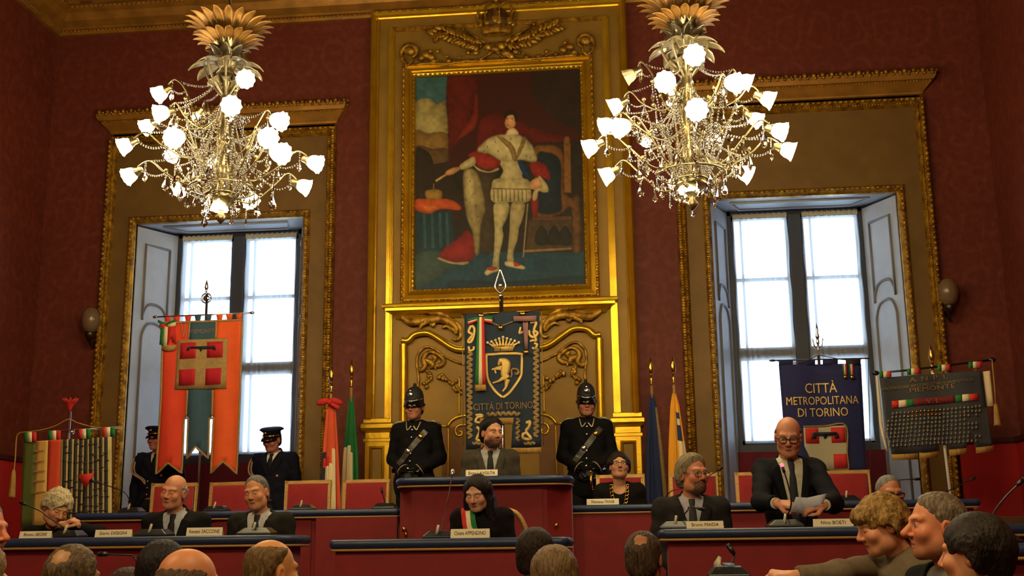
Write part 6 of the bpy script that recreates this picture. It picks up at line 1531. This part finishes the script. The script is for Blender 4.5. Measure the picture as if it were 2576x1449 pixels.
# ---------- the two helmeted guards
M_FELT = mat('black_felt',(18,18,20),rough=.7,noise=.2,nscale=30); M_PATENT = mat('black_patent_leather',(12,12,14),rough=.15)
def guard(hp,label,yaw,seed):
    p = person(hp,11.6,.88,label,yaw=yaw,pitch=4,body=yaw*.4,stand=True,outfit='uniform',jc=(20,19,22),arms='cross',wide=1.03,tall=1.02,lean=.02,gloves=(16,16,18),hands={0:((.75,-.1,-.35),(-.1,-1,.1),.45,.5,1),1:((-.75,-.1,-.3),(.1,-1,.1),.45,.5,-1)},skin=(205,140,108),hair='short',hairc=(40,30,24),stubble=.25,hs=1.03,group='helmeted guards in black uniform')
    r = p['root']; b = MB()
    E2 = lambda prof: [[Vector((.089*q*math.cos(a),.01+.114*q*math.sin(a)+o_,z)) for a in np.linspace(0,2*PI,33)[:-1]] for q,z,o_ in prof]
    b.loops(E2([(1.0,.038,0),(1.0,.07,0),(.97,.11,.002),(.85,.15,.006),(.6,.182,.01),(.3,.198,.012),(.02,.203,.012)]),True,False,True); b.loops(E2([(1.02,.04,0),(1.10,.026,.004),(1.14,.018,.006),(1.12,.013,.006),(.98,.03,0)]))
    helm = p['hmb']('helmet',b,M_FELT)
    b = MB(); rows = []
    for t,(q,z) in enumerate(((1.0,.05),(1.18,.030),(1.38,.004),(1.36,.0),(1.16,.026),(.98,.045))): rows.append([Vector((.089*min(q,1.12)*math.cos(a),.01+.114*q*math.sin(a),z-.012*(q-1)*abs(math.sin(a)))) for a in np.linspace(PI*1.08,PI*1.92,17)])
    b.loops(rows,False); p['hmb']('peak',b,M_PATENT)
    b = MB(); b.ell((0,.022,.217),(.016,.016,.018)); b.lathe([(.03,.195),(.02,.205),(.008,.21)],(0,.022,0),12); p['hmb']('helmet_finial',b,M_FELT)
    b = MB(); b.lathe([(0,-.004),(.022,-.004),(.027,0),(.018,.006),(0,.009)],(0,-.1,.118),16,(0,-1,.18)); b.ell((0,-.1,.15),(.016,.008,.012)); p['hmb']('badge',b,M_SILVER)
    b = MB(); b.tube([Vector((.091*math.cos(a),.01-.118*math.sin(a),.062+.012*math.cos(2*a))) for a in np.linspace(.15,PI-.15,20)],.0075,8); p['hmb']('chain_band',b,M_SILVER)
    b = MB(); b.tube(cat_rom([Vector((-.085,.0,.03)),Vector((-.074,-.03,-.06)),Vector((0,-.075,-.122)),Vector((.074,-.03,-.06)),Vector((.085,0,.03))],5),.004,6); p['hmb']('chin_strap',b,M_PATENT)
    f,N = p['coat'],p['N']
    M_TRIM = mat('silver_braid',(176,164,132),rough=.5,metal=.4)
    for sg in (-1,1):
        ribbon('collar_braid',f,[(sg*.072,N.z+.01),(sg*.06,N.z-.045),(sg*.045,N.z-.075),(sg*.012,N.z-.035)],.009,M_TRIM,r,.022)
        S = p['Sh'][(sg+1)//2]
        b = MB(); b.tube([S+Vector((-sg*.07,-.02,.082)),S+Vector((sg*.0,-.03,.082)),S+Vector((sg*.06,-.03,.045))],.011,6,.5); b.build('shoulder_braid',M_TRIM,r,world=False)
        E,W = p['el'][(sg+1)//2]; d = (W-E).normalized(); c = W-d*.07
        b = MB(); u = Vector((0,-1,0)); u = (u-d*u.dot(d)).normalized(); v = d.cross(u)
        b.tube([c+(u*math.cos(a)+v*math.sin(a))*.062+d*(.03*math.cos(a)) for a in np.linspace(0,2*PI,21)],.005,6); b.build('cuff_braid',M_TRIM,r,world=False)
    for k,zz in enumerate((-.075,-.15,-.31,-.385,-.46)):
        y = surf_y(f,0,N.z+zz); b = MB(); b.ell((-.004*k,(y or -.15)-.006,N.z+zz),(.014,.010,.014)); b.build('button',M_SILVER,r,world=False)
    ribbon('baldric',f,[(.135,N.z-.085),(.05,N.z-.19),(-.03,N.z-.29),(-.13,N.z-.41)],.055,mat('grey_leather_strap',(64,60,54),rough=.35),r,.012)
    for x_,z_ in ((.085,N.z-.145),(-.035,N.z-.285)):
        y = surf_y(f,x_,z_) or -.13; b = MB(); b.lathe([(0,0),(.026,0),(.03,.006),(.018,.012),(0,.016)],(x_,y-.012,z_),12,(0,-1,0)); b.build('strap_plate',M_BRASS if z_ > N.z-.2 else M_SILVER,r,world=False)
    ribbon('belt',f,[(-.2,p['Pv'].z+.09),(0,p['Pv'].z+.085),(.2,p['Pv'].z+.09)],.05,M_PATENT,r,.01)
    return p
guard((1042,1024),'person in black helmet and uniform standing left of the podium',-10,0)
g2 = guard((1475,1015),'person in black helmet and uniform standing right of the podium',6,1)
r = g2['root']; b = MB(); q = r.matrix_world.inverted()@P(1487,1205,11.42); b.tube([q+Vector((0,0,.06)),q+Vector((0,0,-.10))],.016,8); b.tube(cat_rom([q+Vector((0,0,-.1)),q+Vector((.06,-.01,-.09)),q+Vector((.065,0,-.02)),q+Vector((0,0,.05))],5),.007,6); b.ell(q+Vector((0,0,.07)),(.02,.02,.018)); b.build('sword_hilt',M_BRASS,r,world=False)
# ---------- the two capped officers at the left window
def officer(hp,label,yaw,pitch,roll,body):
    p = person(hp,12.3,.88,label,yaw=yaw,pitch=pitch,roll=roll,body=body,stand=True,outfit='suit',jc=(20,22,36),sc=(220,214,196),tc=(24,24,30),arms='down',lean=.04,wide=1.08,skin=(186,120,104),hair='short',hairc=(40,30,26),eyes='closed',tielen=.2,hs=1.0)
    r = p['root']; b = MB()
    L = lambda prof: [[Vector((.9*q*math.cos(a),.012+1.1*q*math.sin(a),z+t*math.sin(a))) for a in np.linspace(0,2*PI,33)[:-1]] for q,z,t in prof]
    b.loops(L([(.094,.042,0),(.096,.085,0),(.132,.105,-.012),(.134,.112,-.012),(.11,.127,-.01),(.04,.132,-.004),(.002,.133,0)]),True,False,True); cap = p['hmb']('peaked_cap',b,cloth_m((22,26,44),.7,'cap'))
    b = MB(); b.loops([[Vector((.9*q*math.cos(a),.012+1.1*q*math.sin(a)*k,z)) for a in np.linspace(PI*1.1,PI*1.9,17)] for q,k,z in ((.096,1.,.046),(.104,1.25,.03),(.106,1.45,.008),(.104,1.43,.004),(.1,1.2,.026),(.094,1.,.042))],False); p['hmb']('peak',b,M_PATENT)
    b = MB(); b.tube([Vector((.091*math.cos(a),.012+.112*math.sin(a),.055)) for a in np.linspace(PI*1.02,PI*1.98,20)],.008,8); p['hmb']('gold_strap',b,M_BRASS)
    b = MB(); b.ell((0,-.118,.09),(.02,.008,.016)); p['hmb']('badge',b,M_BRASS)
    N,f = p['N'],p['coat']
    for zz in (-.3,-.37,-.44):
        y = surf_y(f,-.035,N.z+zz); b = MB(); b.ell((-.035,(y or -.14)-.006,N.z+zz),(.012,.009,.012)); b.build('button',M_BRASS,r,world=False)
    S = p['Sh'][0]
    for k,(m_,dx) in enumerate(((mat('tan_cord',(170,120,70),rough=.7),0),(mat('grey_cord',(130,124,120),rough=.7),.03))):
        b = MB(); pts = [S+Vector((-.01+dx,-.03,.06)),S+Vector((-.075+dx,-.06,-.02)),S+Vector((-.06+dx,-.1,-.14)),Vector((N.x-.12+dx,(surf_y(f,N.x-.12+dx,N.z-.28) or -.12)-.015,N.z-.28)),Vector((N.x-.07,(surf_y(f,N.x-.07,N.z-.33) or -.12)-.012,N.z-.33))]
        b.tube(cat_rom(pts,6),.009,7); b.build('shoulder_cord',m_,r,world=False)
    y = surf_y(f,.1,N.z-.24) or -.1; b = MB(); b.ell((.1,y-.005,N.z-.24),(.014,.008,.014)); b.build('medal',mat('pink_medal',(220,130,110),rough=.4),r,world=False)
    for sg in (0,1):
        S = p['Sh'][sg]; b = MB(); b.box(S.x-.045,S.x+.045,S.y-.03,S.y+.03,S.z+.062,S.z+.074); b.build('shoulder_board',cloth_m((22,26,44),.7,'cap'),r,world=False)
    return p
officer((684,1106),'person in peaked cap and dark navy uniform by the left window',-18,16,4,-8)
officer((394,1104),'person in peaked cap half hidden behind the orange banner',-12,4,0,0)
# ---------- seated and standing officials
person((1238,1089),10.15,1.06,'bearded person in grey suit seated behind the tall podium',yaw=34,pitch=4,body=6,hair='thick',hairc=(30,22,18),jc=(74,68,58),sc=(178,176,172),tc=(44,46,42),stubble=.9,beardc=(40,28,22),skin=(206,148,112),hs=1.04,lean=.05,neckl=.08)
mp = person((1201,1241),8.32,.55,'person with long dark hair and tricolour sash seated at the central desk',yaw=-14,pitch=20,body=-4,hair='long',hairc=(34,22,18),jc=(26,20,20),outfit='top',hs=.98,skin=(214,158,126),eyes='closed',lips=(170,84,76),lean=.13,wide=.9,tall=.98,neckl=.055)
f,N,r = mp['coat'],mp['N'],mp['root']
sh_ = [(N.x-.118,N.z+.012),(N.x-.108,N.z-.06),(N.x-.085,N.z-.15),(N.x-.035,N.z-.26),(N.x+.02,N.z-.36)]
for k,(m_,dx) in enumerate(((F_RED2,0),(F_CREAM,.034),(F_GREEN,.068))): ribbon('sash_stripe',f,[(x_+dx*(1 if k < 2 else 1)*1.0+.0,z_) for x_,z_ in sh_],.036,m_,r,.022+.001*k)
person((437,1238),8.32,.55,'bald person in dark suit seated in the left front row',yaw=-7,pitch=6,roll=9,body=4,hair='ring',hairc=(190,180,170),brow=(150,130,110),jc=(28,26,28),sc=(180,184,190),tc=(40,38,40),eyes='closed',skin=(216,146,110),hs=.98,lean=.06,fat=.98,sx=-.02)
person((645,1240),8.32,.55,'grey-haired person in dark suit dozing beside the bald one in the left row',yaw=-8,pitch=8,roll=-8,body=-3,hair='swept',hairc=(128,122,118),brow=(110,90,70),jc=(40,38,36),sc=(200,196,196),tc=(44,44,46),eyes='closed',skin=(214,148,106),hs=.97,lean=.06,fat=1.04)
hw = P(172,1322,8.02)
person((143,1278),8.42,.55,'white-haired old person in black leaning on one hand at the far left',yaw=48,pitch=26,roll=14,body=18,hair='puff',hairc=(212,198,160),hairc2=(166,146,104),jc=(20,18,20),outfit='sweater',eyes='closed',skin=(214,150,110),hs=1.0,lean=.2,wide=.95,arms=('desk',(P(246,1343,8.16),P(160,1322,8.03),1)),hands={1:((1,-.05,.42),(.1,-.3,1),.85,.8,1)},nose=1.1,sx=-.04)
wp = person((1557,1172),10.62,.88,'person with short dark hair, glasses and gold necklace seated in the back row',yaw=6,pitch=-10,body=0,hair='short_bob',hairc=(44,30,22),hairc2=(24,16,12),jc=(22,20,20),outfit='scoop',skin=(208,152,114),hs=.98,glasses=(mat('thin_glasses_rim',(90,70,56),rough=.3,metal=.6),.0022),lean=.03,wide=.92)
N,r,f = wp['N'],wp['root'],wp['coat']; b = MB()
for sg in (-1,1):
    for k in range(9):
        t = k/8; x_ = sg*(.07-.06*t*t); z_ = N.z-.02-.26*t; y = surf_y(f,x_,z_) or (surf_y(wp['torso'],x_,z_) or -.1); c = Vector((N.x+x_,y-.014,z_)); b.tube([c+Vector((.014*math.cos(a),0,.017*math.sin(a))) for a in np.linspace(0,2*PI,11)],.0045,5)
b.build('necklace',M_BRASS,r,world=False)
person((1743,1194),8.32,.55,'person with grey hair, beard and glasses in dark suit, right front row',yaw=34,pitch=0,body=2,hair='grey_thick',hairc=(156,140,110),hairc2=(110,96,76),jc=(46,42,42),sc=(184,180,188),tc=(64,62,62),beard=1,moust=1,beardc=(84,64,48),skin=(206,134,98),hs=1.06,glasses=(mat('steel_glasses',(140,140,150),rough=.2,metal=.9),.0025),lean=.05,wide=1.1)
sp_l = P(1972,1280,7.86); sp_r = P(2066,1285,7.84)
bp = person((1983,1099),8.3,.5,'bald person in dark suit standing and reading from papers at the right',yaw=-8,pitch=16,roll=2,body=4,stand=True,hair='ring',hairc=(120,116,116),brow=(110,96,84),jc=(24,25,32),sc=(210,202,180),tc=(52,56,60),eyes='closed',skin=(208,140,108),hs=1.08,wide=1.0,tall=1.0,lean=.08,glasses=(M_BLACK,.0034),tielen=.55,
 arms=((P(1914,1262,8.06),P(1950,1266,7.9),1),(P(2098,1266,8.04),P(2076,1270,7.86),1)),hands={0:((1,-.25,-.12),(-.1,-.55,.8),.55,.9,1),1:((-1,-.15,-.1),(.1,-.6,.75),.55,.9,-1)})
pp_ = cloth('paper_sheets',((1990,1286),(2003,1250),(2030,1252),(2078,1242),(2070,1268),(2050,1276),(2044,1294),(2010,1291)),7.80,M_PAPER,None,0,lambda x,z: .015*math.sin(x*20)-(z-1.6)*.35,.03,.004); recentre(pp_); tag(pp_,'white paper sheets held by the standing speaker','papers')
person((2238,1243),8.45,.55,'person with brown glasses partly hidden behind the blond one at the right',yaw=12,pitch=6,body=0,hair='swept',hairc=(150,146,140),jc=(30,28,28),skin=(208,138,100),hs=1.0,glasses=(mat('brown_glasses',(70,40,28),rough=.3),.0045),lean=.03,outfit='suit')
# ---------- the audience
AU = dict(outfit='suit',arms='lap',wide=.85)
fa = P(2006,1450,5.2); fe = P(2112,1446,5.25)
person((2215,1322),5.45,0.,'blond short-haired person in grey-brown sweater pointing left at the right',yaw=-80,pitch=16,body=-62,hair='fringe',hairc=(176,136,70),hairc2=(104,76,40),jc=(112,96,74),outfit='sweater',skin=(214,146,104),hs=1.0,lean=.12,neckl=.07,eyes='closed',arms=('lap',(fe,fa,1)) if False else ((fe,fa,1),'lap'),hands={0:((-1,-.05,.1),(0,-.3,1),1.25,1.2,1)},fine=.0034,wide=1.02)
mp2 = person((2354,1325),4.9,0.,'short-haired grizzled person in dark jacket seen in profile at the right',yaw=-82,pitch=-2,body=-58,hair='short',hairc=(84,70,54),hairc2=(130,112,90),jc=(20,20,22),outfit='open',sc=(110,104,96),skin=(212,132,92),hs=1.05,stubble=.3,beardc=(120,90,70),nose=1.25,fine=.0034,brow=(70,50,36),lips=(190,110,90))
person((2450,1394),4.05,0.,'dark-haired person seen from behind at the lower right corner',yaw=-124,pitch=2,body=-120,hair='short_bob',hairc=(26,19,14),hairc2=(44,32,22),jc=(24,22,22),outfit='sweater',skin=(208,140,98),hs=.98,fine=.0036)
person((-44,1336),4.8,0.,'person in profile at the left edge, only nose and mouth showing',yaw=84,pitch=2,body=90,hair='short',hairc=(150,140,130),skin=(212,126,88),jc=(30,28,28),hs=1.0,nose=1.15,fine=.0036,**AU)
person((-66,1480),3.3,0.,'light brown head of hair at the lower left corner',yaw=175,body=180,hair='thick',hairc=(140,110,60),jc=(36,32,30),**AU)
person((183,1466),4.0,0.,'short dark-haired person with thin crown seen from behind, lower left',yaw=172,body=175,hair='crown_thin',hairc=(62,46,28),hairc2=(104,80,48),skin=(170,120,74),jc=(28,28,30),**AU)
person((322,1509),5.1,0.,'brown hair top of a short person left of the bald head',yaw=180,body=180,hair='thick',hairc=(60,36,26),jc=(40,36,34),**AU)
person((412,1446),4.7,0.,'dark-haired person behind the bald head in the audience',yaw=170,body=180,hair='thick',hairc=(30,22,18),jc=(30,28,28),**AU)
person((478,1478),3.85,0.,'bald person in the audience seen from behind, turned right',yaw=140,pitch=4,body=165,hair='ring',hairc=(92,66,40),skin=(206,130,84),jc=(34,30,30),glasses=(M_BLACK,.003),**AU)
person((686,1440),4.6,0.,'balding person with brown hair seen from behind, facing right',yaw=138,pitch=2,body=160,hair='balding',hairc=(80,58,32),hairc2=(120,90,50),skin=(204,140,84),jc=(34,32,32),**AU)
person((1350,1398),5.7,0.,'dark short-haired person in the audience below the central desk, turned right',yaw=160,body=175,hair='short',hairc=(44,30,20),skin=(196,130,90),jc=(40,36,34),hs=1.02,**AU)
person((1396,1462),4.7,0.,'sandy-haired person in the audience just right of centre',yaw=178,body=180,hair='thick',hairc=(124,96,60),hairc2=(88,66,42),jc=(46,42,38),**AU)
person((1620,1407),5.8,0.,'dark-haired person with thinning crown, in front of the right desk',yaw=168,body=178,hair='crown_thin',hairc=(46,34,24),hairc2=(80,58,36),skin=(160,104,66),jc=(36,34,34),hs=1.02,**AU)
# ================================================================== LIGHT
w = bpy.data.worlds.new('daylight'); scene.world = w; w.use_nodes = True
bg = w.node_tree.nodes['Background']; bg.inputs[0].default_value = (.62,.80,1.,1); bg.inputs[1].default_value = 9.
for wi,gx in enumerate(GX):
    l = bpy.data.lights.new('daylight_portal','AREA'); l.shape = 'RECTANGLE'; l.size = gx[1]-gx[0]; l.size_y = ZT-ZB; l.cycles.is_portal = True
    o = bpy.data.objects.new('daylight_portal',l); COL.objects.link(o); o.location = ((gx[0]+gx[1])/2,YG+.2,(ZB+ZT)/2); o.rotation_euler = (PI/2,0,PI)
    o.rotation_euler = (-PI/2,0,0)
# unseen point lights added as warm fill, above and behind the audience
for x,y in ((-3.3,3.2),(.5,3.2),(-1.4,-1.5)):
    l = bpy.data.lights.new('fill_light','POINT'); l.energy = 300; l.color = (1.,.80,.44); l.shadow_soft_size = .5
    o = bpy.data.objects.new('fill_light',l); COL.objects.link(o); o.location = (x,y,4.6)
scene.view_settings.view_transform = 'Standard'; scene.view_settings.look = 'None'; scene.view_settings.exposure = 0.; scene.view_settings.gamma = 1.; scene.view_settings.use_curve_mapping = False
scene.cycles.use_denoising = True
scene.cycles.sample_clamp_indirect = 6.; scene.cycles.max_bounces = 8; scene.cycles.diffuse_bounces = 4; scene.cycles.glossy_bounces = 4; scene.cycles.transmission_bounces = 8; scene.cycles.transparent_max_bounces = 12
scene.cycles.caustics_reflective = False; scene.cycles.caustics_refractive = False
scene.cycles.use_light_tree = True
bpy.context.view_layer.update()
